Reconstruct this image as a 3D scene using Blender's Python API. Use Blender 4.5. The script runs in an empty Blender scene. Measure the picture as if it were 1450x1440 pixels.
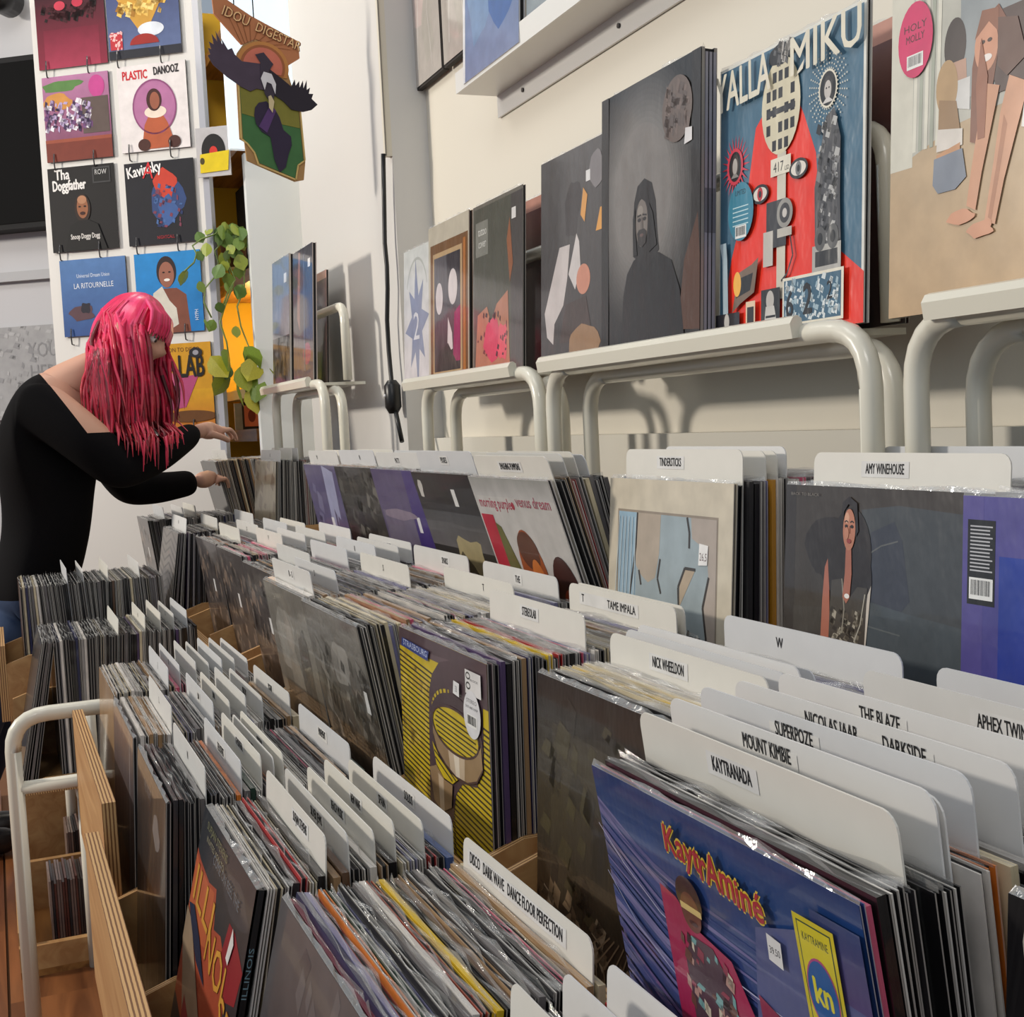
import bpy, bmesh, math, random
from mathutils import Vector, Matrix
random.seed(7)
sc = bpy.context.scene
col = sc.collection
H = 1.2                                   # eye height: every z below is written relative to the eye and lifted by H
# ------------------------------------------------------------------ camera
cd = bpy.data.cameras.new('camera'); cam = bpy.data.objects.new('camera', cd); col.objects.link(cam)
cd.sensor_width = 36; cd.sensor_fit = 'HORIZONTAL'; cd.lens = 1800/1450*36; cd.clip_start = .02
def cam_axes(F=1800., VP=(-15, 633), roll=.05):
    d = Vector(((VP[0]-725)/F, -(VP[1]-720)/F, -1)).normalized()
    u = Vector((-roll, 1, 0)); u.z = -(u.x*d.x+u.y*d.y)/d.z; u.normalize()
    return Matrix((d.cross(u), d, u))
cam.matrix_world = Matrix.Translation((0, 0, H)) @ cam_axes().to_4x4()
sc.camera = cam
# ------------------------------------------------------------------ light and exposure
sc.view_settings.view_transform = 'Standard'; sc.view_settings.look = 'None'
sc.view_settings.gamma = 1; sc.view_settings.use_curve_mapping = False; sc.view_settings.exposure = -0.2
w = bpy.data.worlds.new('world'); sc.world = w; w.use_nodes = True
w.node_tree.nodes['Background'].inputs[0].default_value = (.74, .86, 1, 1); w.node_tree.nodes['Background'].inputs[1].default_value = .46
def area(name, loc, tgt, sx, sy, power, colr):
    l = bpy.data.lights.new(name, 'AREA'); l.shape = 'RECTANGLE'; l.size = sx; l.size_y = sy; l.energy = power; l.color = colr
    o = bpy.data.objects.new(name, l); col.objects.link(o); o.location = (loc[0], loc[1], loc[2]+H)
    o.rotation_euler = (Vector(tgt)-Vector(loc)).to_track_quat('-Z', 'Y').to_euler(); return o
area('ceiling_or_fill_light', (-3.6, 4.0, 1.5), (1.1, 1.7, .2), .5, .4, 175, (1, .91, .79))
area('ceiling_or_fill_light', (-.8, -.6, 1.9), (.8, 1.2, -.2), .9, .6, 18, (1, .95, .9))
area('ceiling_or_fill_light', (-.3, 3.6, 1.9), (.5, 4.4, 0), .8, .5, 14, (1, .94, .86))
area('ceiling_or_fill_light', (.55, 4.75, 2.1), (1.0, 5.7, .6), .4, .3, 16, (1, .92, .78))  # added fill lamp, brightens the yellow niche's dark end panel
area('ceiling_or_fill_light', (-.1, 1.7, 1.9), (.4, 1.7, -.4), 1.2, .6, 10, (1, .96, .92))

# ------------------------------------------------------------------ materials
def lin(c):
    o = []
    for x in c[:3]:
        x = x/255.; o.append(x/12.92 if x <= .04045 else ((x+.055)/1.055)**2.4)
    return (*o, 1.)
def new_mat(name):
    m = bpy.data.materials.new(name); m.use_nodes = True; nt = m.node_tree
    return m, nt, nt.nodes['Principled BSDF']
def nd(nt, t, **k):
    n = nt.nodes.new(t)
    for a, b in k.items(): setattr(n, a, b)
    return n
def bump(nt, b, scale, strength, dist=.002, detail=3, stretch=None):
    tc = nd(nt, 'ShaderNodeTexCoord'); n = nd(nt, 'ShaderNodeTexNoise'); n.inputs['Scale'].default_value = scale; n.inputs['Detail'].default_value = detail
    src = tc.outputs['Object']
    if stretch:
        mp = nd(nt, 'ShaderNodeMapping'); mp.inputs['Scale'].default_value = stretch; nt.links.new(src, mp.inputs[0]); src = mp.outputs[0]
    nt.links.new(src, n.inputs['Vector'])
    bp = nd(nt, 'ShaderNodeBump'); bp.inputs['Strength'].default_value = strength; bp.inputs['Distance'].default_value = dist
    nt.links.new(n.outputs['Fac'], bp.inputs['Height']); nt.links.new(bp.outputs[0], b.inputs['Normal'])
    return n
def attr_mat(name, rough=.5, coat=0., bs=0, bstr=0, spec=.5, paper=0., noise=0., dist=.002, stretch=None, metal=0):
    """colour = per-face attribute Col x object colour"""
    m, nt, b = new_mat(name)
    a = nd(nt, 'ShaderNodeAttribute', attribute_name='Col'); oi = nd(nt, 'ShaderNodeObjectInfo')
    mx = nd(nt, 'ShaderNodeMix', data_type='RGBA', blend_type='MULTIPLY'); mx.inputs[0].default_value = 1
    nt.links.new(a.outputs['Color'], mx.inputs[6]); nt.links.new(oi.outputs['Color'], mx.inputs[7])
    out = mx.outputs[2]
    if paper:
        m2 = nd(nt, 'ShaderNodeMix', data_type='RGBA'); m2.inputs[0].default_value = paper; m2.inputs[7].default_value = lin((196, 190, 182))
        nt.links.new(out, m2.inputs[6]); out = m2.outputs[2]
    if noise:
        tc = nd(nt, 'ShaderNodeTexCoord'); n = nd(nt, 'ShaderNodeTexNoise'); n.inputs['Scale'].default_value = 28; n.inputs['Detail'].default_value = 6
        nt.links.new(tc.outputs['Object'], n.inputs['Vector'])
        mr = nd(nt, 'ShaderNodeMapRange'); mr.inputs[1].default_value = .3; mr.inputs[2].default_value = .7; mr.inputs[3].default_value = 1-noise; mr.inputs[4].default_value = 1+noise
        nt.links.new(n.outputs['Fac'], mr.inputs[0])
        vm = nd(nt, 'ShaderNodeVectorMath', operation='SCALE'); nt.links.new(out, vm.inputs[0]); nt.links.new(mr.outputs[0], vm.inputs['Scale']); out = vm.outputs[0]
    nt.links.new(out, b.inputs['Base Color'])
    b.inputs['Roughness'].default_value = rough; b.inputs['Coat Weight'].default_value = coat; b.inputs['Coat Roughness'].default_value = .06
    b.inputs['Specular IOR Level'].default_value = spec; b.inputs['Metallic'].default_value = metal
    if bs: bump(nt, b, bs, bstr, dist, stretch=stretch)
    return m
M = {}
M['paint'] = attr_mat('painted_surface', .55, bs=60, bstr=.05)
M['wall'] = attr_mat('wall_paint', .6, bs=14, bstr=.12, dist=.004)
M['metal'] = attr_mat('white_enamel', .3, .3)
M['matte'] = attr_mat('matte', .8)
M['plastic'] = attr_mat('plastic', .35)
M['card'] = attr_mat('divider_card', .42, bs=6, bstr=.15, dist=.004, noise=.02)
M['print'] = attr_mat('printed_cover', .34, .35, bs=9, bstr=.25, dist=.004, noise=.10)
M['wrap'] = attr_mat('shrink_wrapped_cover', .3, .8, bs=20, bstr=.6, dist=.005, noise=.08, stretch=(1, 1.2, .6))
M['poster'] = attr_mat('poster_print', .6, 0, noise=.08, spec=.3)
M['screen'] = attr_mat('screen_glass', .75, 0, spec=.15)
M['cover'] = attr_mat('sleeve_cover', .36, .45, bs=12, bstr=.3, dist=.003, noise=.15)
M['edge'] = attr_mat('sleeve_edge', .5, .15, paper=.5)
def flat_mat(name, c, rough):
    m, nt, b = new_mat(name); b.inputs['Base Color'].default_value = lin(c); b.inputs['Roughness'].default_value = rough; return m
M['inner'] = flat_mat('sleeve_inner', (26, 24, 26), .7); M['paper'] = flat_mat('white_inner_paper', (206, 202, 194), .6)
M['gloss'] = flat_mat('glossy_crease', (120, 118, 116), .12)
M['skin'] = attr_mat('skin', .5, bs=40, bstr=.05)
M['knit'] = attr_mat('black_knit', .9, bs=220, bstr=.35, dist=.001, spec=.15)
M['denim'] = attr_mat('denim', .85, bs=180, bstr=.3, dist=.001)
M['hair'] = attr_mat('hair', .38, .1, bs=90, bstr=.4, dist=.002, noise=.12, stretch=(1, 1, .08))
M['leaf'] = attr_mat('leaf', .4, .1, noise=.15)
def film_mat():
    m, nt, b = new_mat('clear_film'); nt.nodes.remove(b)
    t = nd(nt, 'ShaderNodeBsdfTransparent'); g = nd(nt, 'ShaderNodeBsdfGlossy'); g.inputs['Roughness'].default_value = .12; g.inputs['Color'].default_value = (.95, .95, .95, 1)
    d = nd(nt, 'ShaderNodeBsdfDiffuse'); d.inputs['Color'].default_value = (.7, .7, .68, 1)
    m1 = nd(nt, 'ShaderNodeMixShader'); m1.inputs[0].default_value = .45; m2 = nd(nt, 'ShaderNodeMixShader'); m2.inputs[0].default_value = .36
    nt.links.new(d.outputs[0], m1.inputs[1]); nt.links.new(g.outputs[0], m1.inputs[2])
    nt.links.new(t.outputs[0], m2.inputs[1]); nt.links.new(m1.outputs[0], m2.inputs[2])
    bump(nt, g, 60, .6, .004)
    nt.links.new(m2.outputs[0], nt.nodes['Material Output'].inputs[0]); return m
M['film'] = film_mat()
def wood_mat(name, c1, c2, axis='Y', ply=False, scale=1.0, rough=.5):
    m, nt, b = new_mat(name); tc = nd(nt, 'ShaderNodeTexCoord'); mp = nd(nt, 'ShaderNodeMapping')
    s = {'Y': (14, 1.2, 14), 'X': (1.2, 14, 14), 'Z': (14, 14, 1.2)}[axis]; mp.inputs['Scale'].default_value = [x*scale for x in s]
    oi = nd(nt, 'ShaderNodeObjectInfo'); ad = nd(nt, 'ShaderNodeVectorMath', operation='ADD'); sc3 = nd(nt, 'ShaderNodeVectorMath', operation='SCALE'); sc3.inputs['Scale'].default_value = 7
    cb = nd(nt, 'ShaderNodeCombineXYZ'); [nt.links.new(oi.outputs['Random'], cb.inputs[i]) for i in range(3)]
    nt.links.new(cb.outputs[0], sc3.inputs[0]); nt.links.new(tc.outputs['Object'], ad.inputs[0]); nt.links.new(sc3.outputs[0], ad.inputs[1]); nt.links.new(ad.outputs[0], mp.inputs[0])
    n = nd(nt, 'ShaderNodeTexNoise'); n.inputs['Scale'].default_value = 1.6; n.inputs['Detail'].default_value = 6; n.inputs['Distortion'].default_value = 1.2
    nt.links.new(mp.outputs[0], n.inputs['Vector'])
    r = nd(nt, 'ShaderNodeValToRGB'); r.color_ramp.elements[0].position = .35; r.color_ramp.elements[1].position = .68
    r.color_ramp.elements[0].color = lin(c1); r.color_ramp.elements[1].color = lin(c2)
    nt.links.new(n.outputs['Fac'], r.inputs[0]); out = r.outputs[0]
    if ply:   # laminate lines seen on the cut edge of plywood, running across its thickness
        w_ = nd(nt, 'ShaderNodeTexWave', wave_type='BANDS', bands_direction=ply); w_.inputs['Scale'].default_value = 62; w_.inputs['Distortion'].default_value = .6
        nt.links.new(tc.outputs['Object'], w_.inputs['Vector'])
        r2 = nd(nt, 'ShaderNodeValToRGB'); r2.color_ramp.elements[0].position = .25; r2.color_ramp.elements[1].position = .5
        r2.color_ramp.elements[0].color = lin((122, 82, 48)); r2.color_ramp.elements[1].color = lin((206, 165, 112))
        nt.links.new(w_.outputs['Fac'], r2.inputs[0]); out = r2.outputs[0]
    nt.links.new(out, b.inputs['Base Color']); b.inputs['Roughness'].default_value = rough
    return m
M['ply'] = wood_mat('plywood_face', (172, 126, 78), (198, 156, 104))
M['plyx'] = wood_mat('plywood_edge', (0, 0, 0), (1, 1, 1), ply='X')
M['plyy'] = wood_mat('plywood_edge_across', (0, 0, 0), (1, 1, 1), ply='Y')
M['floor'] = wood_mat('floor_boards', (92, 52, 28), (150, 94, 54), scale=.6, rough=.35)
M['oak'] = wood_mat('oak_board', (110, 68, 30), (170, 118, 62), rough=.45)
def glow_mat(name, c, s):
    m, nt, b = new_mat(name); b.inputs['Base Color'].default_value = lin(c); b.inputs['Emission Color'].default_value = lin(c); b.inputs['Emission Strength'].default_value = s; return m
M['glow'] = glow_mat('lit_lamp', (255, 225, 150), 5.)
M['lightbox'] = glow_mat('backlit_panel', (225, 240, 250), .5)

# ------------------------------------------------------------------ mesh building
class MB:
    def __init__(s): s.v = []; s.f = []; s.c = []; s.m = []; s.sm = []
    def face(s, idx, c, m=0, sm=False): s.f.append(tuple(idx)); s.c.append(c); s.m.append(m); s.sm.append(sm)
    def quad(s, a, b, c_, d, c, m=0):
        n = len(s.v); s.v += [tuple(a), tuple(b), tuple(c_), tuple(d)]; s.face((n, n+1, n+2, n+3), c, m)
    def box(s, x0, y0, z0, x1, y1, z1, c=(255,)*3, m=0, top=None, near=None):
        x0, x1 = min(x0, x1), max(x0, x1); y0, y1 = min(y0, y1), max(y0, y1); z0, z1 = min(z0, z1), max(z0, z1)
        n = len(s.v); s.v += [(x0,y0,z0),(x1,y0,z0),(x1,y1,z0),(x0,y1,z0),(x0,y0,z1),(x1,y0,z1),(x1,y1,z1),(x0,y1,z1)]
        t = m if top is None else top; e = m if near is None else near
        for q, k in (((0,3,2,1),m),((4,5,6,7),t),((0,1,5,4),e),((1,2,6,5),m),((2,3,7,6),e),((3,0,4,7),m)): s.face([n+i for i in q], c, k)
    def tube(s, path, r, c=(255,)*3, m=0, seg=12, caps=True, up=None):
        P = [Vector(p) for p in path]; rr = r if isinstance(r, (list, tuple)) else [r]*len(P); base = len(s.v)
        t0 = (P[1]-P[0]).normalized(); a = t0.orthogonal().normalized()
        for i, p in enumerate(P):
            t = ((P[min(i+1, len(P)-1)]-P[i]).normalized()+(P[i]-P[max(i-1, 0)]).normalized()).normalized()
            a = (a-t*a.dot(t)).normalized(); b = t.cross(a)
            for k in range(seg):
                q = p+(a*math.cos(2*math.pi*k/seg)+b*math.sin(2*math.pi*k/seg))*rr[i]; s.v.append(tuple(q))
        cc = c if isinstance(c, list) else [c]*len(P)
        for i in range(len(P)-1):
            for k in range(seg):
                k2 = (k+1) % seg; s.face((base+i*seg+k, base+i*seg+k2, base+(i+1)*seg+k2, base+(i+1)*seg+k), cc[i], m, True)
        if caps:
            s.face([base+k for k in reversed(range(seg))], cc[0], m); s.face([base+(len(P)-1)*seg+k for k in range(seg)], cc[-1], m)
    def prism(s, pts, org, U, V, N, th, c, m=0, mside=None):
        n = len(s.v); k = len(pts); org = Vector(org); U = Vector(U); V = Vector(V); N = Vector(N)
        for o in (0, -th):
            for (a, b) in pts: s.v.append(tuple(org+U*a+V*b+N*o))
        s.face([n+i for i in range(k)], c, m); s.face([n+k+i for i in reversed(range(k))], c, m)
        for i in range(k): s.face((n+i, n+k+i, n+k+(i+1) % k, n+(i+1) % k), c, m if mside is None else mside)
    def sphere(s, c0, r, c, m=0, nu=14, nv=9, rot=None):
        c0 = Vector(c0); n = len(s.v); r = r if isinstance(r, (tuple, list)) else (r, r, r)
        for j in range(nv+1):
            th = math.pi*j/nv
            for i in range(nu):
                p = Vector((r[0]*math.sin(th)*math.cos(2*math.pi*i/nu), r[1]*math.sin(th)*math.sin(2*math.pi*i/nu), r[2]*math.cos(th)))
                if rot: p = rot @ p
                s.v.append(tuple(c0+p))
        for j in range(nv):
            for i in range(nu): s.face((n+j*nu+i, n+(j+1)*nu+i, n+(j+1)*nu+(i+1) % nu, n+j*nu+(i+1) % nu), c, m, True)
    def shifted(s, d):
        o = MB(); o.f = s.f; o.c = s.c; o.m = s.m; o.sm = s.sm; o.v = [(a-d[0], b-d[1], c-d[2]) for a, b, c in s.v]; return o
    def mesh(s, name, mats):
        me = bpy.data.meshes.new(name); me.from_pydata(s.v, [], s.f)
        for k in mats: me.materials.append(M[k])
        me.polygons.foreach_set('material_index', s.m); me.polygons.foreach_set('use_smooth', s.sm)
        at = me.color_attributes.new('Col', 'FLOAT_COLOR', 'CORNER'); buf = []; cache = {}
        for f, c in zip(s.f, s.c):
            if isinstance(c[0], (tuple, list)):
                for x in c: buf += lin(x)
            else:
                if c not in cache: cache[c] = lin(c)
                buf += cache[c]*len(f)
        at.data.foreach_set('color', buf); me.update(); return me
def setp(o, label=None, cat=None, group=None, kind=None):
    for k, v in (('label', label), ('category', cat), ('group', group), ('kind', kind)):
        if v: o[k] = v
    return o
def obj(name, data, parent=None, loc=(0, 0, 0)):
    o = bpy.data.objects.new(name, data); col.objects.link(o); o.location = loc
    if parent: o.parent = parent
    return o
class Thing:
    """an Empty at the thing's base; parts built in eye-relative coordinates (world=True) or the thing's own frame"""
    def __init__(s, name, label, cat, loc, rot=None, group=None):
        s.loc = loc; s.o = obj(name, None, None, (loc[0], loc[1], loc[2]+H)); s.o.empty_display_size = .05
        if rot: s.o.rotation_euler = rot
        setp(s.o, label, cat, group)
    def part(s, name, mb, mats, world=True, parent=None, label=None, kind=None):
        if world: mb = mb.shifted(s.loc)
        o = obj(name, mb.mesh(name, mats if isinstance(mats, list) else [mats]), parent or s.o); setp(o, label, kind=kind); return o
def single(name, label, cat, mb, mats, loc, group=None, kind=None):
    o = obj(name, mb.shifted(loc).mesh(name, mats if isinstance(mats, list) else [mats]), None, (loc[0], loc[1], loc[2]+H)); return setp(o, label, cat, group, kind)
def struct(name, mb, mats, loc=(0, 0, 0), label=None):
    return setp(single(name, label, None, mb, mats, loc), kind='structure')

# ------------------------------------------------------------------ lettering (font outlines turned into flat mesh)
TC = {}
def text_mesh(t):
    if t not in TC:
        cu = bpy.data.curves.new('t', 'FONT'); cu.body = t; cu.resolution_u = 2; o = bpy.data.objects.new('t', cu); col.objects.link(o)
        me = bpy.data.meshes.new_from_object(o.evaluated_get(bpy.context.evaluated_depsgraph_get()))
        vs = [tuple(v.co) for v in me.vertices]; fs = [tuple(p.vertices) for p in me.polygons]
        bpy.data.objects.remove(o); bpy.data.curves.remove(cu); bpy.data.meshes.remove(me)
        x0 = min(v[0] for v in vs); x1 = max(v[0] for v in vs)
        TC[t] = ([(x-x0, y) for x, y, z in vs], fs, x1-x0)
    return TC[t]
def clip(poly):
    for ax, val, sg in ((0, 0, 1), (0, 1, -1), (1, 0, 1), (1, 1, -1)):
        out = []; n = len(poly)
        for i in range(n):
            a = poly[i]; b = poly[(i+1) % n]; ia = sg*(a[ax]-val) >= -1e-9; ib = sg*(b[ax]-val) >= -1e-9
            if ia: out.append(a)
            if ia != ib:
                t = (val-a[ax])/(b[ax]-a[ax]); out.append((a[0]+(b[0]-a[0])*t, a[1]+(b[1]-a[1])*t))
        poly = out
        if len(poly) < 3: return []
    return poly
class Art:
    """flat print in cover coordinates u,v in 0..1, every ink layer a hair above the last"""
    def __init__(s, w, h, org=(0, 0, 0), U=(0, -1, 0), V=(0, 0, 1), lift=.0003, step=.00006):
        s.w = w; s.h = h; s.o = Vector(org); s.U = Vector(U).normalized(); s.V = Vector(V).normalized(); s.N = s.U.cross(s.V); s.l = lift; s.st = step; s.mb = MB(); s.tu = (1, 0); s.tv = (1, 0)
    def P(s, u, v):
        u = min(1, u*s.tu[0]+s.tu[1]); v = min(1, v*s.tv[0]+s.tv[1]); return tuple(s.o+s.U*(u*s.w)+s.V*(v*s.h)+s.N*s.l)
    def poly(s, pts, c, cl=True):
        if cl: pts = clip(list(pts))
        if len(pts) < 3: return
        a = sum(pts[i][0]*pts[(i+1) % len(pts)][1]-pts[(i+1) % len(pts)][0]*pts[i][1] for i in range(len(pts)))
        if a < 0: pts = pts[::-1]
        n = len(s.mb.v); s.mb.v += [s.P(*p) for p in pts]; s.mb.face(range(n, n+len(pts)), c); s.l += s.st
    def rect(s, a, b, c_, d, c): s.poly([(a, b), (c_, b), (c_, d), (a, d)], c)
    def grad(s, a, b, c_, d, cb, ct, cr=None):
        n = len(s.mb.v); s.mb.v += [s.P(a, b), s.P(c_, b), s.P(c_, d), s.P(a, d)]; s.mb.face(range(n, n+4), (cb, cb, ct, ct) if not cr else (cb, cr, cr, cb)); s.l += s.st
    def ell(s, u, v, ru, rv, c, rot=0, n=28, a0=0, a1=360):
        p = []
        for i in range(n+(a1-a0 < 360)):
            t = math.radians(a0+(a1-a0)*i/n); x = ru*math.cos(t); y = rv*math.sin(t); r = math.radians(rot)
            p.append((u+x*math.cos(r)-y*math.sin(r), v+x*math.sin(r)+y*math.cos(r)))
        s.poly(p, c)
    def ring(s, u, v, ru, rv, th, c, n=36, a0=0, a1=360):
        s.l += s.st
        for i in range(n):
            t0 = math.radians(a0+(a1-a0)*i/n); t1 = math.radians(a0+(a1-a0)*(i+1)/n)
            q = clip([(u+(ru+k*th)*math.cos(t), v+(rv+k*th)*math.sin(t)) for t, k in ((t0, -.5), (t0, .5), (t1, .5), (t1, -.5))])
            if len(q) > 2: m_ = len(s.mb.v); s.mb.v += [s.P(*p) for p in q]; s.mb.face(range(m_, m_+len(q)), c)
    def line(s, pts, th, c):
        for (a, b), (c_, d) in zip(pts, pts[1:]):
            L = math.hypot(c_-a, d-b) or 1; nx = -(d-b)/L*th/2; ny = (c_-a)/L*th/2
            q = clip([(a-nx, b-ny), (c_-nx, d-ny), (c_+nx, d+ny), (a+nx, b+ny)])
            if len(q) > 2: m_ = len(s.mb.v); s.mb.v += [s.P(*p) for p in q]; s.mb.face(range(m_, m_+len(q)), c)
        s.l += s.st
    def blob(s, u, v, ru, rv, c, seed=0, n=18, amp=.3):
        r = random.Random(seed); ph = [r.random()*6.28 for _ in range(4)]
        s.poly([(u+ru*math.cos(t)*(1+amp*(math.sin(2*t+ph[0])*.5+math.sin(3*t+ph[1])*.3+math.sin(5*t+ph[2])*.3)), v+rv*math.sin(t)*(1+amp*(math.sin(2*t+ph[3])*.5+math.sin(4*t+ph[1])*.4))) for t in [6.2832*i/n for i in range(n)]], c)
    def speck(s, u0, v0, u1, v1, n, size, cols, seed=1):
        r = random.Random(seed); s.l += s.st
        for _ in range(n):
            u = r.uniform(u0, u1); v = r.uniform(v0, v1); a = size*r.uniform(.4, 1.3); b = size*r.uniform(.4, 1.3)
            q = clip([(u-a, v-b*.4), (u+a*.5, v-b), (u+a, v+b*.5), (u-a*.3, v+b)])
            if len(q) > 2: m_ = len(s.mb.v); s.mb.v += [s.P(*p) for p in q]; s.mb.face(range(m_, m_+len(q)), r.choice(cols))
        s.l += s.st
    def text(s, t, u, v, hh, c, width=None, rot=0, sx=.75, bold=0, shear=0):
        vs, fs, W = text_mesh(t); k = hh*s.h/.7; kx = k*sx if width is None else width*s.w/W; r = math.radians(rot); ca, sa = math.cos(r), math.sin(r)
        offs = [(0, 0)] if not bold else [(-bold, 0), (bold, 0), (0, bold), (0, -bold)]
        for ox, oy in offs:
            n = len(s.mb.v)
            for x, y in vs:
                X = (x-W/2)*kx+ox*s.h+shear*y*k; Y = y*k+oy*s.h; s.mb.v.append(s.P(u+(X*ca-Y*sa)/s.w, v+(X*sa+Y*ca)/s.h))
            for f in fs: s.mb.face([n+i for i in f], c)
            s.l += s.st*.3
        s.l += s.st
def barcode(A, u0, v0, u1, v1, seed=3):
    A.rect(u0, v0, u1, v1, (235, 235, 232)); r = random.Random(seed); n = 16; A.l += A.st
    for i in range(n):
        a = u0+(u1-u0)*(.08+.84*i/n); A.rect(a, v0+(v1-v0)*.2, a+(u1-u0)*.84/n*r.uniform(.25, .7), v1-(v1-v0)*.1, (25, 25, 25)); A.l -= A.st
    A.l += A.st

# ================================================================== the room
mb = MB(); mb.box(-6, -2, -1.26, 4, 9, -1.222, (120, 80, 50)); struct('floor', mb, 'matte', (0, 3, -1.22), 'brown wooden floor under the record racks')
FL = bpy.data.objects['floor']
pk = MB(); pk.box(-.09, 0, 0, .09, 1.4, .02, m=0); pkm = pk.mesh('floor_plank', ['floor'])
k = 0
for i in range(22):
    for j in range(4):
        y = -.4+j*1.4-(i % 3)*.45; o = obj('floor_plank', pkm, FL, (-2.0+i*.186, y-3, 0)); k += 1
mb = MB(); mb.box(1.12, -1.5, -1.2, 1.3, 5.02, 1.9, (224, 218, 204)); struct('wall_right', mb, 'wall', (1.2, 2, -1.2), 'off-white wall behind the record racks')
mb = MB(); mb.box(1.02, 3.205, -1.2, 1.12, 4.25, 1.9, (212, 210, 206)); struct('trim_pier', mb, 'wall', (1.07, 3.8, -1.2), 'shallow white pier standing out from the wall')
mb = MB(); mb.box(1.085, -.5, -1.2, 1.118, 3.20, -.035, (226, 222, 210)); struct('trim_ledge', mb, 'paint', (1.1, 1.5, -1.2), 'low white ledge behind the wall tier of records')
# the diagonal end of the shop
PR = Vector((.82, -.57, 0)).normalized(); PN = Vector((-.57, -.82, 0)).normalized(); P0 = Vector((.48, 4.8, 0))
def pan(s_, z, off=0.): return P0+PR*s_+Vector((0, 0, z))+PN*off
def pbox(mb, s0, z0, s1, z1, o0, o1, c, m=0):
    n = len(mb.v); P = [pan(s0, z0, o1), pan(s1, z0, o1), pan(s1, z0, o0), pan(s0, z0, o0), pan(s0, z1, o1), pan(s1, z1, o1), pan(s1, z1, o0), pan(s0, z1, o0)]
    mb.v += [tuple(p) for p in P]
    for q in ((0,3,2,1),(4,5,6,7),(0,1,5,4),(1,2,6,5),(2,3,7,6),(3,0,4,7)): mb.face([n+i for i in q], c, m)
mb = MB(); pbox(mb, -3.5, -1.2, .16, 1.9, -.25, -.15, (186, 186, 190)); wb = struct('wall_back', mb, 'wall', tuple(pan(-1, -1.2)), 'grey end wall behind the woman')
mb = MB(); pbox(mb, -3.3, .62, -.262, .655, -.15, -.12, (165, 166, 170)); struct('trim_back', mb, 'paint', tuple(pan(-1, .6)), 'grey rail across the end wall')
T = Thing('television', 'large black screen on the grey end wall, cut by the left edge', 'television', tuple(pan(-.9, .8)))
m_ = MB(); pbox(m_, -1.5, .80, -.29, 1.42, -.14, -.05, (14, 14, 16)); T.part('casing', m_, 'matte')
m_ = MB(); pbox(m_, -1.48, .82, -.31, 1.40, -.05, -.046, (5, 5, 6)); T.part('screen', m_, 'screen', label='unlit black glass')
m_ = MB(); pbox(m_, -.75, .10, -.285, .45, -.14, -.13, (158, 158, 160)); g = single('poster', 'faded grey poster low on the end wall behind the woman', 'poster', m_, 'poster', tuple(pan(-.5, .1)))
A = Art(.465, .35, org=pan(-.75, .10, -.13)-Vector(tuple(pan(-.5, .1))), U=PR, lift=.001)
A.speck(0, 0, 1, 1, 130, .03, [(140, 140, 143), (172, 172, 174), (150, 150, 152)]); A.text('YOU', .72, .66, .16, (135, 135, 138)); A.text('HERE', .74, .42, .16, (135, 135, 138)); A.text('MA', .8, .12, .2, (140, 140, 143), rot=12)
o = obj('poster_print', A.mb.mesh('poster_print', ['poster']), g)
T = Thing('wall_speaker', 'round black speaker at the top left corner of the picture', 'speaker', tuple(pan(-.42, 1.56)))
m_ = MB(); c_ = pan(-.42, 1.63, .02); m_.tube([c_-PN*.12, c_+PN*.03], .055, (20, 20, 22), seg=20); T.part('cabinet', m_, 'plastic')
m_ = MB(); m_.tube([c_+PN*.03, c_+PN*.034], .04, (45, 45, 48), seg=20); T.part('grille', m_, 'matte')

# white display board with hooks, and the sleeves hung on it
T = Thing('display_board', 'tall white board on the end wall carrying hung record sleeves', 'display board', tuple(pan(.03, -1.2)))
m_ = MB(); pbox(m_, -.285, -1.2, .345, 1.9, -.03, -.004, (222, 220, 216)); T.part('panel', m_, 'paint')
m_ = MB(); pbox(m_, .345, -1.2, .368, 1.9, -.03, .0, (170, 172, 182)); T.part('side_channel', m_, 'metal')
def fig(A, u, v, s, skin, hair, top, bot=None, armc=None):
    """small printed person: torso, neck, head, hair"""
    A.ell(u, v+.20*s, .085*s, .11*s, hair); A.poly([(u-.16*s, v-.32*s), (u-.14*s, v+.02*s), (u-.05*s, v+.07*s), (u+.05*s, v+.07*s), (u+.14*s, v+.02*s), (u+.17*s, v-.32*s)], top)
    if bot: A.poly([(u-.17*s, v-.55*s), (u-.15*s, v-.28*s), (u+.16*s, v-.28*s), (u+.19*s, v-.55*s)], bot)
    A.rect(u-.03*s, v+.03*s, u+.03*s, v+.12*s, skin); A.ell(u, v+.18*s, .058*s, .08*s, skin); A.ell(u, v+.245*s, .06*s, .035*s, hair)
    d = tuple(int(x*.45) for x in skin)
    A.ell(u-.022*s, v+.19*s, .012*s, .006*s, d); A.ell(u+.022*s, v+.19*s, .012*s, .006*s, d); A.ell(u, v+.14*s, .02*s, .007*s, (150, 60, 60))
def p1(A):
    A.grad(0, 0, 1, 1, (132, 34, 58), (46, 14, 26)); A.grad(.1, 0, .9, .5, (160, 52, 78), (110, 26, 48)); A.speck(.1, .62, .9, .8, 60, .05, [(24, 8, 14), (60, 16, 26)]); A.ell(.36, .8, .08, .06, (190, 60, 80)); A.ell(.62, .82, .08, .06, (180, 50, 72)); A.rect(.0, .93, .3, 1, (120, 100, 110))
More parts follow.
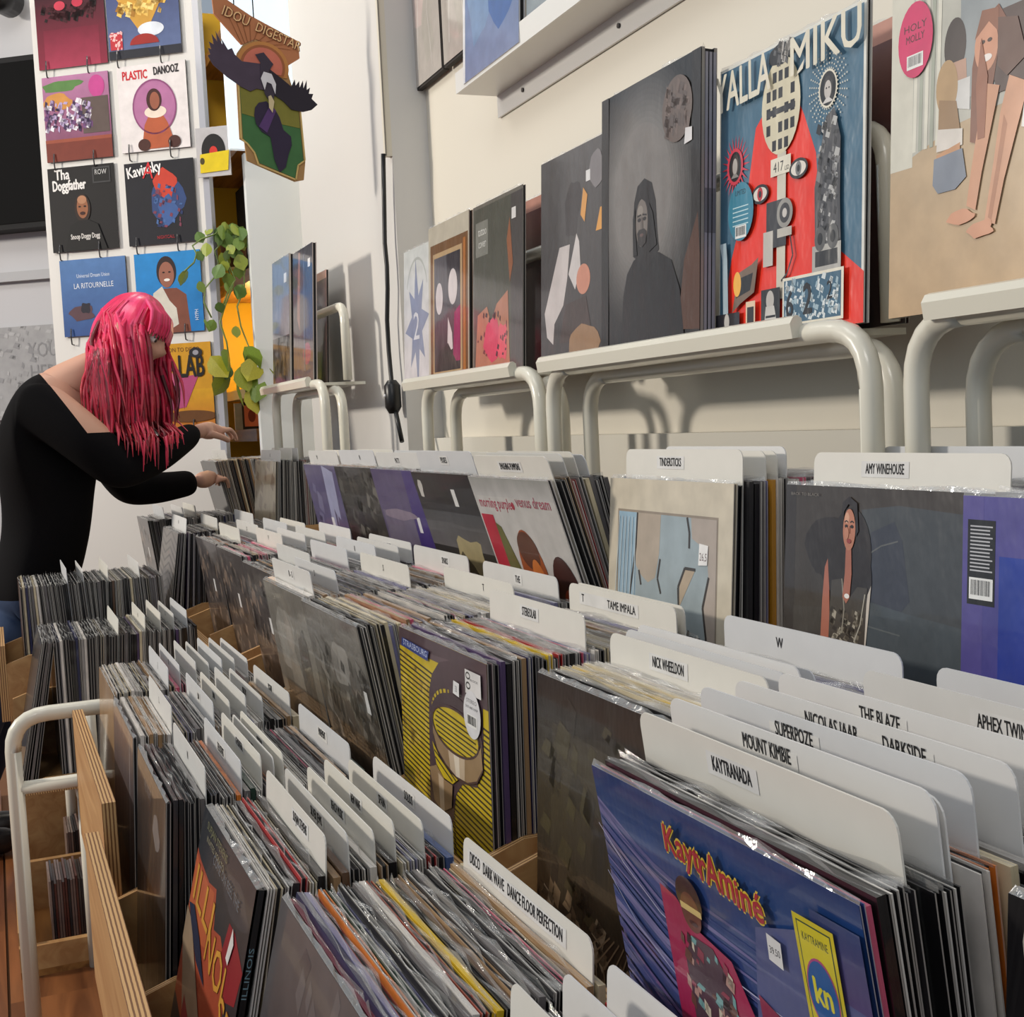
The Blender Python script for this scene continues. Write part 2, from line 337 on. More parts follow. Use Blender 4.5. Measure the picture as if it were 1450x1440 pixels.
def p2(A):
    A.grad(0, 0, 1, 1, (92, 108, 148), (58, 66, 110)); A.rect(0, 0, 1, .11, (36, 38, 48)); A.poly([(.0, .98), (.92, .98), (.58, .38), (.42, .36)], (196, 148, 60)); A.speck(.15, .55, .8, .98, 90, .05, [(224, 184, 92), (160, 112, 40), (240, 210, 130)]); A.ell(.6, .34, .18, .09, (214, 220, 230)); A.ell(.5, .16, .2, .13, (150, 40, 36), a0=0, a1=180); A.rect(.03, .12, .2, .34, (186, 50, 60)); A.speck(.03, .12, .2, .34, 20, .02, [(240, 190, 190)]); A.ell(.45, .97, .3, .07, (248, 236, 190))
def p3(A):
    A.grad(0, 0, 1, 1, (112, 58, 80), (178, 120, 160)); A.blob(.3, .88, .3, .07, (88, 128, 70), 2); A.blob(.22, .7, .2, .1, (200, 140, 70), 3); A.ell(.82, .84, .12, .13, (190, 70, 140)); A.rect(.58, .3, .98, .72, (92, 78, 74)); A.speck(.03, .35, .72, .7, 130, .035, [(230, 226, 236), (60, 44, 80), (180, 160, 200), (110, 70, 120)], 5); A.rect(0, 0, 1, .26, (118, 52, 40)); A.rect(0, .22, 1, .26, (150, 76, 56))
def p4(A):
    A.rect(0, 0, 1, 1, (226, 220, 220)); A.text('PLASTIC', .26, .84, .1, (196, 40, 50), width=.36, bold=.004); A.text('DANOOZ', .72, .87, .09, (50, 44, 48), width=.36, bold=.004, rot=2); A.ell(.52, .5, .31, .31, (176, 112, 156)); A.ring(.52, .5, .31, .31, .02, (140, 74, 120)); A.poly([(.3, .02), (.36, .3), (.44, .42), (.62, .42), (.7, .3), (.8, .02)], (176, 88, 54)); A.ell(.53, .44, .16, .07, (232, 216, 200)); A.ell(.52, .58, .11, .13, (64, 30, 28)); A.ell(.53, .57, .07, .1, (150, 88, 66)); A.ell(.34, .07, .09, .07, (70, 36, 30)); A.ell(.78, .08, .09, .07, (70, 36, 30))
def p5(A):
    A.rect(0, 0, 1, 1, (22, 20, 22)); A.text('Tha', .22, .86, .12, (232, 230, 228), bold=.004); A.text('Doggfather', .32, .73, .12, (232, 230, 228), width=.5, bold=.005); A.rect(.68, .78, .95, .97, (60, 60, 62)); A.rect(.7, .8, .93, .95, (20, 20, 20)); A.text('ROW', .81, .88, .06, (200, 200, 200)); A.ell(.5, .5, .12, .17, (44, 28, 22)); A.ell(.5, .51, .085, .13, (150, 96, 66)); A.ell(.5, .6, .07, .05, (178, 128, 96)); A.ell(.46, .52, .02, .01, (30, 16, 12)); A.ell(.54, .52, .02, .01, (30, 16, 12)); A.ell(.5, .44, .04, .02, (60, 26, 22)); A.poly([(.2, 0), (.3, .3), (.44, .36), (.58, .36), (.72, .3), (.84, 0)], (14, 13, 15)); A.text('Snoop Doggy Dogg', .52, .14, .06, (214, 210, 206), width=.44, bold=.002)
def p6(A):
    A.rect(0, 0, 1, 1, (24, 25, 34)); A.blob(.6, .52, .22, .3, (46, 70, 120), 4); A.blob(.58, .72, .15, .17, (196, 62, 44), 8); A.blob(.6, .4, .14, .16, (60, 92, 150), 9); A.speck(.4, .2, .8, .7, 40, .03, [(34, 48, 92), (70, 104, 160), (120, 60, 80)], 3); A.text('Kavinsky', .3, .85, .13, (238, 236, 236), width=.5, rot=8, bold=.004); A.text('A', .34, .8, .2, (210, 44, 50), rot=-6); A.text('NIGHTCALL', .55, .06, .04, (170, 40, 50))
def p7(A):
    A.grad(0, 0, 1, 1, (52, 82, 140), (84, 124, 178)); A.text('Universal Dream Union', .5, .76, .05, (214, 224, 236), width=.5); A.text('LA RITOURNELLE', .5, .62, .07, (226, 232, 240), width=.6); A.blob(.3, .3, .2, .1, (90, 64, 72), 5); A.blob(.36, .36, .08, .08, (36, 34, 48), 6)
def p8(A):
    A.grad(0, 0, 1, 1, (24, 118, 190), (36, 136, 206)); A.poly([(.28, 0), (.3, .42), (.42, .55), (.62, .55), (.76, .46), (.8, 0)], (124, 72, 56)); A.poly([(.22, .18), (.26, .5), (.4, .58), (.5, .4), (.6, .3), (.62, .1), (.4, .0)], (212, 208, 196)); A.ell(.48, .76, .15, .19, (44, 28, 28)); A.ell(.48, .72, .115, .16, (152, 98, 80)); A.ell(.44, .75, .02, .01, (30, 18, 16)); A.ell(.53, .75, .02, .01, (30, 18, 16)); A.ell(.485, .655, .045, .018, (240, 236, 230)); A.text('HYPH', .93, .2, .05, (220, 232, 240), rot=90)
def p9(A):
    A.rect(0, 0, 1, 1, (206, 150, 30)); A.grad(0, 0, 1, .45, (190, 110, 34), (212, 160, 30)); A.text('TRANSITION TO DISCO', .5, .9, .05, (90, 50, 20), width=.7); A.poly([(-.2, .25), (.0, .62), (.45, .66), (.7, .5), (.5, .22), (.1, .16)], (196, 92, 130)); A.poly([(.3, .2), (.62, .24), (.82, .62), (.5, .6)], (176, 72, 120)); A.text('TE', .1, .62, .24, (20, 18, 18), width=.22, bold=.006); A.text('REO', .38, .46, .28, (20, 18, 18), width=.34, bold=.006); A.text('LAB', .73, .6, .26, (20, 18, 18), width=.34, bold=.006); A.ell(.68, .13, .36, .07, (104, 64, 26)); A.ell(.8, .88, .09, .06, (30, 28, 34)); A.ell(.8, .88, .04, .03, (150, 150, 160))
hung = [(-.258, 1.34, .272, .27, p1, 'dark crimson record sleeve at the top left of the board'), (.022, 1.345, .278, .27, p2, 'record sleeve with golden cone over blue sky, top right of board'),
        (-.252, 1.012, .262, .30, p3, 'mauve record sleeve with crowded collage and brown base'), (.045, 1.018, .265, .30, p4, 'white record sleeve with seated figure in a mauve circle'),
        (-.256, .69, .262, .30, p5, 'black record sleeve with blackletter title and a man’s face'), (.048, .69, .266, .29, p6, 'black record sleeve with white script and red and blue figure'),
        (-.235, .385, .262, .275, p7, 'blue record sleeve with small white title above pink hair'), (.062, .375, .255, .285, p8, 'bright blue record sleeve with smiling woman in white wrap'),
        (.05, .035, .285, .30, p9, 'yellow record sleeve with tall black letters and pink shapes')]
for s0, z0, ww, hh, fn, lab in hung:
    T = Thing('hung_record', lab, 'record', tuple(pan(s0, z0, .004)), group='record sleeves hung on the white board')
    m_ = MB(); pbox(m_, s0, z0, s0+ww, z0+hh, .002, .007, (40, 38, 40)); T.part('sleeve', m_, 'cover')
    A = Art(ww, hh, org=pan(s0, z0, .007), U=PR, lift=.0008, step=.0003); fn(A); T.part('cover_print', A.mb, 'poster')
    for q in (.12, .72):
        m_ = MB(); c0 = pan(s0+ww*q, z0, .0); m_.tube([c0+Vector((0, 0, -.03)), c0+PN*.014+Vector((0, 0, -.028)), c0+PN*.018+Vector((0, 0, .0)), c0+PN*.014+Vector((0, 0, .028))], .0025, (60, 60, 64), seg=6); T.part('hook', m_, 'metal')

# yellow shelf niche beyond the end of the wall
T = Thing('yellow_bookcase', 'yellow painted shelf niche with wooden boards beyond the wall', 'shelf', (1.05, 5.9, -1.2))
m_ = MB(); m_.box(.84, 5.92, -1.2, 1.6, 5.95, 1.9, (206, 162, 12)); T.part('end_panel', m_, 'paint')
m_ = MB(); m_.box(1.42, 5.03, -1.2, 1.45, 5.92, 1.9, (206, 162, 12)); T.part('back_panel', m_, 'paint')
m_ = MB(); m_.box(.865, 5.70, -1.2, .975, 5.73, 1.9, (206, 160, 10)); T.part('upright', m_, 'paint')
for z in (.62, 1.14, 1.62):
    m_ = MB(); m_.box(.99, 5.04, z-.02, 1.41, 5.9, z+.03); T.part('shelf_board', m_, 'oak')
m_ = MB(); m_.box(1.12, 5.04, .65, 1.41, 5.9, 1.1, (16, 15, 16)); T.part('dark_compartment', m_, 'matte', label='black-lined shelf compartment')
m_ = MB(); m_.box(.98, 5.04, -.03, 1.41, 5.9, .02, (120, 74, 50)); T.part('lower_board', m_, 'oak')
m_ = MB(); m_.box(1.0, 5.3, .15, 1.41, 5.9, .19, (248, 226, 160)); T.part('light_shelf', m_, 'paint')
lt = bpy.data.lights.new('niche_lamp', 'POINT'); lt.energy = 9; lt.color = (1, .72, .25); lt.shadow_soft_size = .06; o = obj('niche_lamp', lt, None, (1.12, 5.45, .42+H))
T = Thing('small_lamp', 'glowing little bulb in the yellow niche behind the plant', 'lamp', (1.12, 5.5, .19))
m_ = MB(); m_.sphere((1.12, 5.5, .25), .03, (255, 240, 200)); T.part('bulb', m_, 'glow'); m_ = MB(); m_.tube([(1.12, 5.5, .19), (1.12, 5.5, .225)], .014, (60, 50, 40)); T.part('socket', m_, 'plastic')
T = Thing('picture_frame', 'small dark framed picture on the lower shelf of the niche', 'picture', (1.05, 5.45, .02))
m_ = MB(); m_.box(1.0, 5.44, .02, 1.1, 5.46, .135, (44, 30, 24)); T.part('frame', m_, 'matte'); A = Art(.08, .09, org=(1.01, 5.4395, .032), U=(1, 0, 0)); A.rect(0, 0, 1, 1, (206, 120, 90)); A.ell(.4, .5, .2, .3, (120, 50, 40)); A.ell(.7, .7, .12, .14, (240, 220, 200)); T.part('picture', A.mb, 'poster')
T = Thing('seven_inch_stack', 'small grey sleeve leaning beside the framed picture in the niche', 'record', (.93, 5.35, .02)); m_ = MB(); m_.box(.955, 5.35, .02, .985, 5.37, .13, (120, 116, 108)); T.part('sleeve', m_, 'cover')
# small yellow sleeve card with a black disc
T = Thing('record_card', 'grey card with black disc and yellow pocket beside the board', 'record', tuple(pan(.335, .89, .02)), rot=None)
m_ = MB(); pbox(m_, .335, .905, .46, 1.075, .012, .018, (186, 184, 186)); T.part('card', m_, 'poster')
A = Art(.125, .17, org=pan(.335, .905, .018), U=PR, lift=.001, step=.0004); A.ell(.52, .52, .36, .34, (22, 20, 22), n=34); A.ell(.52, .50, .12, .11, (206, 50, 40)); T.part('disc', A.mb, 'poster')
A2 = Art(.125, .17, org=pan(.335, .905, .021), U=PR, lift=.001, step=.0004); A2.poly([(.1, .08), (.12, .46), (1.0, .5), (.94, .1)], (222, 196, 20)); A2.ell(.18, .32, .07, .07, (70, 60, 20)); T.part('pocket', A2.mb, 'poster')
# lit white board behind the hanging sign
T = Thing('light_panel', 'pale blue-white lit panel behind the hanging bird sign', 'light panel', (.9, 4.5, .99))
m_ = MB(); m_.box(.845, 4.5, .99, 1.085, 4.53, 1.9, (235, 245, 250)); T.part('panel', m_, 'lightbox')
m_ = MB(); m_.box(1.085, 4.495, .99, 1.095, 4.535, 1.9, (60, 60, 62)); T.part('edge_strip', m_, 'metal')
m_ = MB(); m_.box(.90, 4.54, -.1, 1.118, 4.58, .985, (232, 236, 236)); single('white_screen', 'plain white upright screen below the lit panel', 'screen', m_, 'paint', (1.0, 4.54, -.1))
# hanging plant
T = Thing('hanging_plant', 'trailing green pothos hanging beside the yellow niche', 'plant', (.82, 4.62, .5))
m_ = MB(); m_.tube([(.865, 4.66, .60), (.865, 4.66, .64), (.865, 4.66, .72)], [.035, .045, .05], (92, 56, 34), seg=16); T.part('pot', m_, 'matte')
rp = random.Random(11); vines = []
for k_, (dx, L) in enumerate([(-.06, .34), (-.02, .5), (.03, .52), (-.1, .18), (.0, .3)]):
    pts = [Vector((.865, 4.64, .73))]
    for i in range(1, 9):
        t = i/8; pts.append(Vector((.865+dx*math.sin(t*1.6)*1.3-.05*t+.02*math.sin(i*1.7+k_), 4.60-.04*t, .75+.03*math.sin(t*3)-L*t)))
    vines.append(pts)
    m_ = MB(); m_.tube(pts, .003, (110, 130, 60), seg=6); T.part('stem', m_, 'leaf')
lf = MB(); lp = [(0, 0), (.32, .18), (.5, .5), (.42, .8), (0, 1.15), (-.42, .8), (-.5, .5), (-.32, .18)]
n0 = 0; lf.v = [(a, b, .12*abs(a)) for a, b in lp]+[(0, .5, -.02)]
for i in range(8): lf.face((i, (i+1) % 8, 8), (255, 255, 255))
lfm = lf.mesh('leaf', ['leaf'])
def leaf(p, s_, c, rx, ry, rz):
    o = obj('leaf', lfm, T.o, tuple(Vector(p)-Vector(T.loc))); o.scale = (s_, s_, s_); o.rotation_euler = (rx, ry, rz); o.color = lin(c)
for pts in vines:
    for i in (0, 1, 2, 3, 4, 6, 8):
        for _ in range(1 if i > 2 else 2):
            leaf(pts[i]+Vector((rp.uniform(-.03, .03), rp.uniform(-.03, .01), rp.uniform(-.01, .03))), rp.uniform(.034, .055), rp.choice([(96, 128, 56), (122, 150, 66), (84, 112, 54), (150, 164, 60)]), rp.uniform(-2.1, -1.0), rp.uniform(-.5, .5), rp.uniform(-.9, .9))
for (px_, z_) in [(.80, .30), (.86, .31), (.90, .27), (.84, .24), (.90, .20), (.87, .16), (.80, .22), (.74, .28), (.92, .24), (.83, .18)]:
    leaf((px_, 4.55, z_), .085, rp.choice([(120, 146, 52), (176, 170, 48), (150, 160, 50)]), rp.uniform(-2.0, -1.1), rp.uniform(-.6, .6), rp.uniform(-1.2, 1.2))  # low leaves tinted yellower, backlight put into their colour

# hanging sign: bird over a dark continent shape (its own thickness, hung from two cords)
SY = 3.4
def sp(zx, zy): return ((zx/5.54-105)*.00190, -(zy/5.54-125)*.00180)
SO = Vector((.745, SY, .90)); 
def sign_poly(mb, pts, c, o, th):
    q = [sp(*p) for p in pts]; a = sum(q[i][0]*q[(i+1) % len(q)][1]-q[(i+1) % len(q)][0]*q[i][1] for i in range(len(q)))
    if a < 0: q = q[::-1]
    mb.prism(q, SO+Vector((0, -o, 0)), (1, 0, 0), (0, 0, 1), (0, -1, 0), th, c)
T = Thing('hanging_sign', 'painted wooden sign of a bird above a green field', 'sign', (.745, SY, .68))
m_ = MB(); sign_poly(m_, [(205, -90), (215, 100), (410, 330), (520, 280), (620, 310), (700, 430), (735, 490), (855, 410), (850, 275), (500, 100)], (186, 118, 74), 0, .008)
sign_poly(m_, [(355, 480), (350, 1080), (385, 1100), (395, 1250), (480, 1290), (760, 1410), (830, 1395), (850, 1250), (835, 850), (780, 640), (740, 480), (640, 340), (520, 285), (420, 330), (370, 400)], (170, 130, 78), .001, .008)
T.part('board', m_, 'paint')
m_ = MB(); sign_poly(m_, [(375, 600), (375, 1075), (420, 1130), (470, 1200), (490, 1270), (760, 1385), (790, 1290), (835, 1240), (820, 840), (600, 560)], (66, 112, 66), .003, .002)
sign_poly(m_, [(375, 600), (378, 880), (600, 940), (822, 980), (818, 830), (600, 560)], (128, 124, 52), .0042, .001); T.part('field', m_, 'poster')
m_ = MB()
for a_, b_ in (((365, 600), (362, 1085)), ((362, 1085), (405, 1120)), ((405, 1120), (455, 1190)), ((455, 1190), (480, 1285)), ((480, 1285), (765, 1398)), ((765, 1398), (790, 1280)), ((790, 1280), (845, 1240)), ((845, 1240), (832, 840))):
    dx_, dy_ = b_[0]-a_[0], b_[1]-a_[1]; L_ = math.hypot(dx_, dy_); ex, ey = -dy_/L_*6, dx_/L_*6; sign_poly(m_, [(a_[0]-ex, a_[1]-ey), (b_[0]-ex, b_[1]-ey), (b_[0]+ex, b_[1]+ey), (a_[0]+ex, a_[1]+ey)], (206, 176, 110), .0055, .002)
for k_ in range(9): sign_poly(m_, [(500+(k_-4)*22, 300+abs(k_-4)*8), (300+k_*60, 60+k_*36), (306+k_*60, 62+k_*36), (506+(k_-4)*22, 302+abs(k_-4)*8)], (150, 92, 56), .0012, .001)
T.part('gilt_border', m_, 'poster')
m_ = MB()
for r_, c in ((175, (196, 134, 74)), (150, (160, 96, 60)), (132, (206, 116, 96))):
    sign_poly(m_, [(560+r_*1.15*math.cos(t), 500-r_*1.15*math.sin(t)*1.0) for t in [math.radians(-25+i*11) for i in range(20)]], c, .004+(175-r_)*.00004, .001)
T.part('sun_arch', m_, 'poster')
m_ = MB(); sign_poly(m_, [(480, 830), (510, 790), (570, 775), (640, 850), (665, 900), (690, 1000), (745, 1050), (748, 1120), (720, 1190), (690, 1300), (640, 1345), (605, 1240), (585, 1060), (520, 1020), (480, 960), (470, 890)], (48, 38, 62), .006, .001); sign_poly(m_, [(500, 980), (600, 800), (640, 850), (560, 1030)], (86, 58, 110), .0075, .001); T.part('continent', m_, 'poster')
m_ = MB(); wing = [(540, 480), (400, 470), (350, 420), (330, 370), (300, 385), (255, 300), (262, 350), (215, 245), (225, 330), (185, 270), (195, 350), (160, 330), (175, 390), (150, 380), (165, 430), (145, 440), (180, 510), (280, 600), (380, 670), (450, 705), (500, 680), (560, 690)]
sign_poly(m_, wing, (74, 62, 78), .008, .002)
rw = [(610, 520), (700, 590), (770, 650), (800, 590), (805, 640), (835, 600), (835, 655), (865, 595), (865, 660), (895, 590), (890, 670), (918, 650), (905, 700), (940, 700), (925, 740), (970, 785), (920, 830), (850, 850), (760, 835), (700, 770), (640, 730), (560, 690)]
sign_poly(m_, rw, (40, 34, 46), .0085, .002); T.part('wings', m_, 'poster')
m_ = MB(); sign_poly(m_, [(505, 410), (570, 390), (640, 480), (600, 540), (650, 640), (625, 760), (600, 790), (560, 720), (535, 600), (540, 470)], (60, 52, 66), .0095, .002); sign_poly(m_, [(535, 600), (560, 545), (620, 560), (650, 640), (640, 720), (615, 640), (580, 625), (560, 690)], (222, 220, 226), .0115, .001); sign_poly(m_, [(585, 740), (605, 730), (628, 780), (610, 870), (585, 830)], (206, 190, 150), .0118, .001); T.part('bird_body', m_, 'poster')
A = Art(1, 1, org=SO+Vector((0, -.003, 0)), U=(1, 0, 0), lift=.001)
for t, (zx, zy), hh, r_ in (('IDOU', (370, 130), .026, -22), ('DIGESTAR', (690, 270), .024, -22)):
    a_, b_ = sp(zx, zy); A.text(t, a_, b_-.006, hh, (104, 60, 36), rot=r_, sx=.8, bold=.0008); A.text(t, a_-.0015, b_-.005, hh, (240, 196, 140), rot=r_, sx=.8)
T.part('lettering', A.mb, 'poster')
for (zx, zy) in ((370, 20), (515, 110)):
    a_, b_ = sp(zx, zy); m_ = MB(); m_.tube([(SO.x+a_, SY, SO.z+b_), (SO.x+a_, SY, 1.88)], .0015, (30, 30, 30), seg=6); T.part('cord', m_, 'matte')

# black cable with inline switch, and the white conduit above it
T = Thing('cable_conduit', 'thin white conduit running down the corner of the pier', 'conduit', (1.0, 3.29, .70)); m_ = MB(); m_.box(1.003, 3.205, .70, 1.02, 3.225, 1.9, (214, 208, 192)); T.part('trunking', m_, 'paint'); m_ = MB(); m_.box(1.001, 3.20, .70, 1.0035, 3.205, 1.9, (120, 116, 108)); T.part('lid_edge', m_, 'paint')
def yz(px_, zz): return (px_, zz)
T = Thing('lamp_cable', 'black lamp cable with inline switch hanging down the pier', 'cable', (1.0, 3.3, -.03))
cp = [(.995, 3.272, .705), (.995, 3.285, .60), (.992, 3.292, .48), (.993, 3.288, .42), (.992, 3.29, .36), (.992, 3.31, .28), (.992, 3.31, .20), (.992, 3.30, .115), (.992, 3.29, .09)]
m_ = MB(); cp = [(a, b-.068, c) for a, b, c in cp]; m_.tube(cp, .006, (18, 18, 20), seg=10); m_.tube([(.992, 3.222, .06), (.992, 3.20, .02), (.992, 3.17, -.04)], .006, (18, 18, 20), seg=10); T.part('cord', m_, 'plastic')
m_ = MB(); m_.tube([(.99, 3.222, .035), (.99, 3.222, .052), (.99, 3.223, .108), (.99, 3.224, .122)], [.012, .022, .022, .012], (16, 16, 18), seg=14); T.part('inline_switch', m_, 'plastic', label='fat black rocker switch'); m_ = MB(); m_.sphere((.969, 3.222, .082), .005, (210, 210, 210)); T.part('rocker', m_, 'plastic')

# ================================================================== racks
def crate(name, label, x0, x1, ys, zb, zfront, zpart, zback=None, fx=None, group=None, open_near=False):
    """open plywood crate: ys = bin boundaries along the wall"""
    y0, y1 = ys[0], ys[-1]; T = Thing(name, label, 'crate', (x0, y0, zb-.012), group=group)
    m_ = MB(); m_.box(x0, y0, zb-.012, x1, y1, zb, top=0, near=1); T.part('bottom_board', m_, ['ply', 'plyx'])
    m_ = MB(); m_.box(x0, y0, zb, x0+.02, y1, zfront, top=1, near=1); T.part('front_board', m_, ['ply', 'plyx'])
    m_ = MB(); m_.box(x1-.012, y0, zb, x1, y1, (zback or zfront)-.04, top=1, near=1); T.part('back_board', m_, ['ply', 'plyx'])
    for i, y in enumerate(ys):
        ya, yb = (y-.006, y+.006) if 0 < i < len(ys)-1 else ((y, y+.012) if i == 0 else (y-.012, y))
        m_ = MB(); X0, X1 = x0+.02, x1-.012; zp = (zb+.022 if i == 0 and open_near else zpart)
        pts = [(X0, zb), (X1, zb), (X1, zp), (X0+.055, zp), (X0, zp-.018)]
        n = len(m_.v)
        for yy in (ya, yb): m_.v += [(a, yy, b) for a, b in pts]
        k = len(pts); m_.face(range(n, n+k), (255,)*3); m_.face([n+k+i_ for i_ in reversed(range(k))], (255,)*3)
        for i_ in range(k): m_.face((n+i_, n+k+i_, n+k+(i_+1) % k, n+(i_+1) % k), (255,)*3, 1)
        T.part('partition_board', m_, ['ply', 'plyy'])
    return T
# front tier
crate('record_crate', 'nearest plywood crate of the front tier, under the long-titled card', .075, .424, [.51, .855, 1.199], -.76, -.60, -.66)
crate('record_crate', 'front-tier plywood crate with thick striped rail at the lower left', .086, .424, [1.200, 1.548, 1.90], -.76, -.56, -.65)
crate('record_crate', 'front-tier plywood crate whose rail meets the white tube bend', .113, .424, [1.915, 2.268, 2.625], -.76, -.525, -.65)
crate('record_crate', 'far front-tier crate behind the white tube leg', -.012, .424, [2.98, 3.33], -.762, -.735, -.60, open_near=True)
crate('record_crate', 'farthest front-tier crate beside the blue jeans', -.02, .424, [3.42, 3.79], -.68, -.50, -.53)
# middle tier
for lab, ys in (('middle-tier crate at the right edge, holding the dotted cover', [.18, .515]), ('middle-tier crate holding the blue cover with yellow lettering', [.52, .862, 1.205]), ('middle-tier crate holding the yellow striped cover', [1.245, 1.588, 1.922, 2.258]), ('middle-tier crate halfway along the rack', [2.268, 2.618]), ('middle-tier crate beyond the halfway gap', [2.69, 3.03, 3.375]), ('far middle-tier crate with the patterned leaning sleeve', [3.485, 3.83]), ('farthest middle-tier crate beside the black sweater', [4.135, 4.475])):
    crate('record_crate', 'plywood '+lab, .428, .752, ys, -.578, -.48, -.45)
# wall tier
for lab, ys in (('wall-tier crate behind the plain blue cover', [.53, .8605]), ('wall-tier crate behind the dark seated-woman cover', [.8615, 1.19]), ('wall-tier crate behind the torn-paper cover', [1.243, 1.585, 1.93]), ('wall-tier crate halfway along the wall', [1.94, 2.258, 2.585]), ('wall-tier crate before the gap in the wall tier', [2.59, 2.918, 3.26]), ('far wall-tier crate with the streaky beige sleeve', [3.735, 4.08]), ('farthest wall-tier crate under the woman’s hand', [4.285, 4.63])):
    crate('record_crate', 'plywood '+lab, .756, 1.015, ys, -.405, -.33, -.28)
# white tube frames and rails that carry the crates
def bend(p0, c, p1, n=6):
    p0, c, p1 = Vector(p0), Vector(c), Vector(p1); return [p0*(1-t)**2+c*2*t*(1-t)+p1*t*t for t in [i/n for i in range(n+1)]]
WH = (226, 222, 206)
T = Thing('rack_frame', 'white tubular steel frame end with rounded bend at the left', 'rack', (.2, 2.665, -1.2))
m_ = MB(); r_ = .0155
m_.tube([(0, 2.665, -1.2), (0, 2.665, -.60)]+bend((0, 2.665, -.60), (0, 2.665, -.532), (.07, 2.665, -.532))+[(.35, 2.665, -.532)]+bend((.35, 2.665, -.532), (.408, 2.665, -.532), (.408, 2.665, -.60))+[(.408, 2.665, -1.2)], r_, WH, seg=16); T.part('end_loop', m_, 'metal')
m_ = MB(); m_.tube([(0, 2.665, -.675), (.408, 2.665, -.675)], .013, WH); T.part('cross_bar', m_, 'metal')
m_ = MB(); m_.tube([(.15, 2.72, -1.2), (.15, 2.72, -.545)], .012, WH); T.part('rear_leg', m_, 'metal')
for lab, ya, yb in (('white steel support frame under the near front-tier crates', .50, 2.62), ('white steel support frame under the far front-tier crates', 2.97, 3.80)):
    zt_ = -.79 if ya < 2 else -.79
    T = Thing('support_frame', lab, 'rack', (.25, ya, -1.2))
    for x in (.14, .39):
        m_ = MB(); m_.tube([(x, ya+.02, zt_), (x, yb-.01, zt_)], .016, WH); T.part('rail', m_, 'metal')
        for y in (ya+.05, yb-.06): m_ = MB(); m_.tube([(x, y, -1.2), (x, y, zt_)], .014, WH); T.part('leg', m_, 'metal')
m_ = MB(); m_.box(.0, 3.44, -.80, .40, 3.78, -.694, (190, 150, 100)); single('riser_block', 'plywood riser under the farthest front-tier crate', 'block', m_, 'ply', (.2, 3.6, -.80))
for lab, x0, x1, zt_ in (('white steel stand under the middle tier', .46, .72, -.607), ('white steel stand under the wall tier', .79, .98, -.434)):
    T = Thing('tier_stand', lab, 'rack', (x0, .2, -1.2))
    for x in (x0, x1):
        m_ = MB(); m_.tube([(x, .2, zt_), (x, 4.62, zt_)], .015, WH); T.part('rail', m_, 'metal')
        for y in (.3, 1.22, 2.65, 3.42, 4.1, 4.55): m_ = MB(); m_.tube([(x, y, -1.2), (x, y, zt_)], .013, WH); T.part('leg', m_, 'metal')
# plywood box of small records on the floor, seen under the rack
T = Thing('floor_crate', 'low plywood crate of small records on the floor under the rack', 'crate', (.16, 3.4, -1.2))
m_ = MB(); m_.box(-.02, 3.02, -1.2, .40, 3.80, -1.185); T.part('bottom_board', m_, 'oak')
m_ = MB(); m_.box(-.02, 3.02, -1.185, .40, 3.04, -1.13); T.part('front_board', m_, 'ply')
m_ = MB(); m_.box(-.02, 3.42, -1.185, .40, 3.44, -1.06); T.part('middle_board', m_, 'ply')
m_ = MB(); m_.box(-.02, 3.78, -1.185, .40, 3.80, -.93); T.part('back_board', m_, 'ply')
m_ = MB(); m_.box(-.02, 3.04, -1.185, .0, 3.78, -1.10); T.part('side_board', m_, 'ply'); m_ = MB(); m_.box(.38, 3.04, -1.185, .40, 3.78, -1.10); T.part('side_board', m_, 'ply')
rs = random.Random(5)
for row, (xa, ya, nn) in enumerate(((.055, 3.16, 22), (.115, 3.55, 16))):
    for i in range(nn):
        m_ = MB(); m_.box(0, 0, 0, .0048, .16, .15+rs.uniform(-.006, .006), rs.choice([(60, 56, 58), (120, 100, 96), (150, 130, 122), (90, 50, 46), (40, 40, 48)]))
        T = single('small_record', ('small record in the nearer row of the floor crate', 'small record in the farther row of the floor crate')[row], 'record', m_, 'cover', (0, 0, 0), group=('nearer small records in the floor crate', 'farther small records in the floor crate')[row]); T.location = (xa+i*.006, ya, -1.185+H)
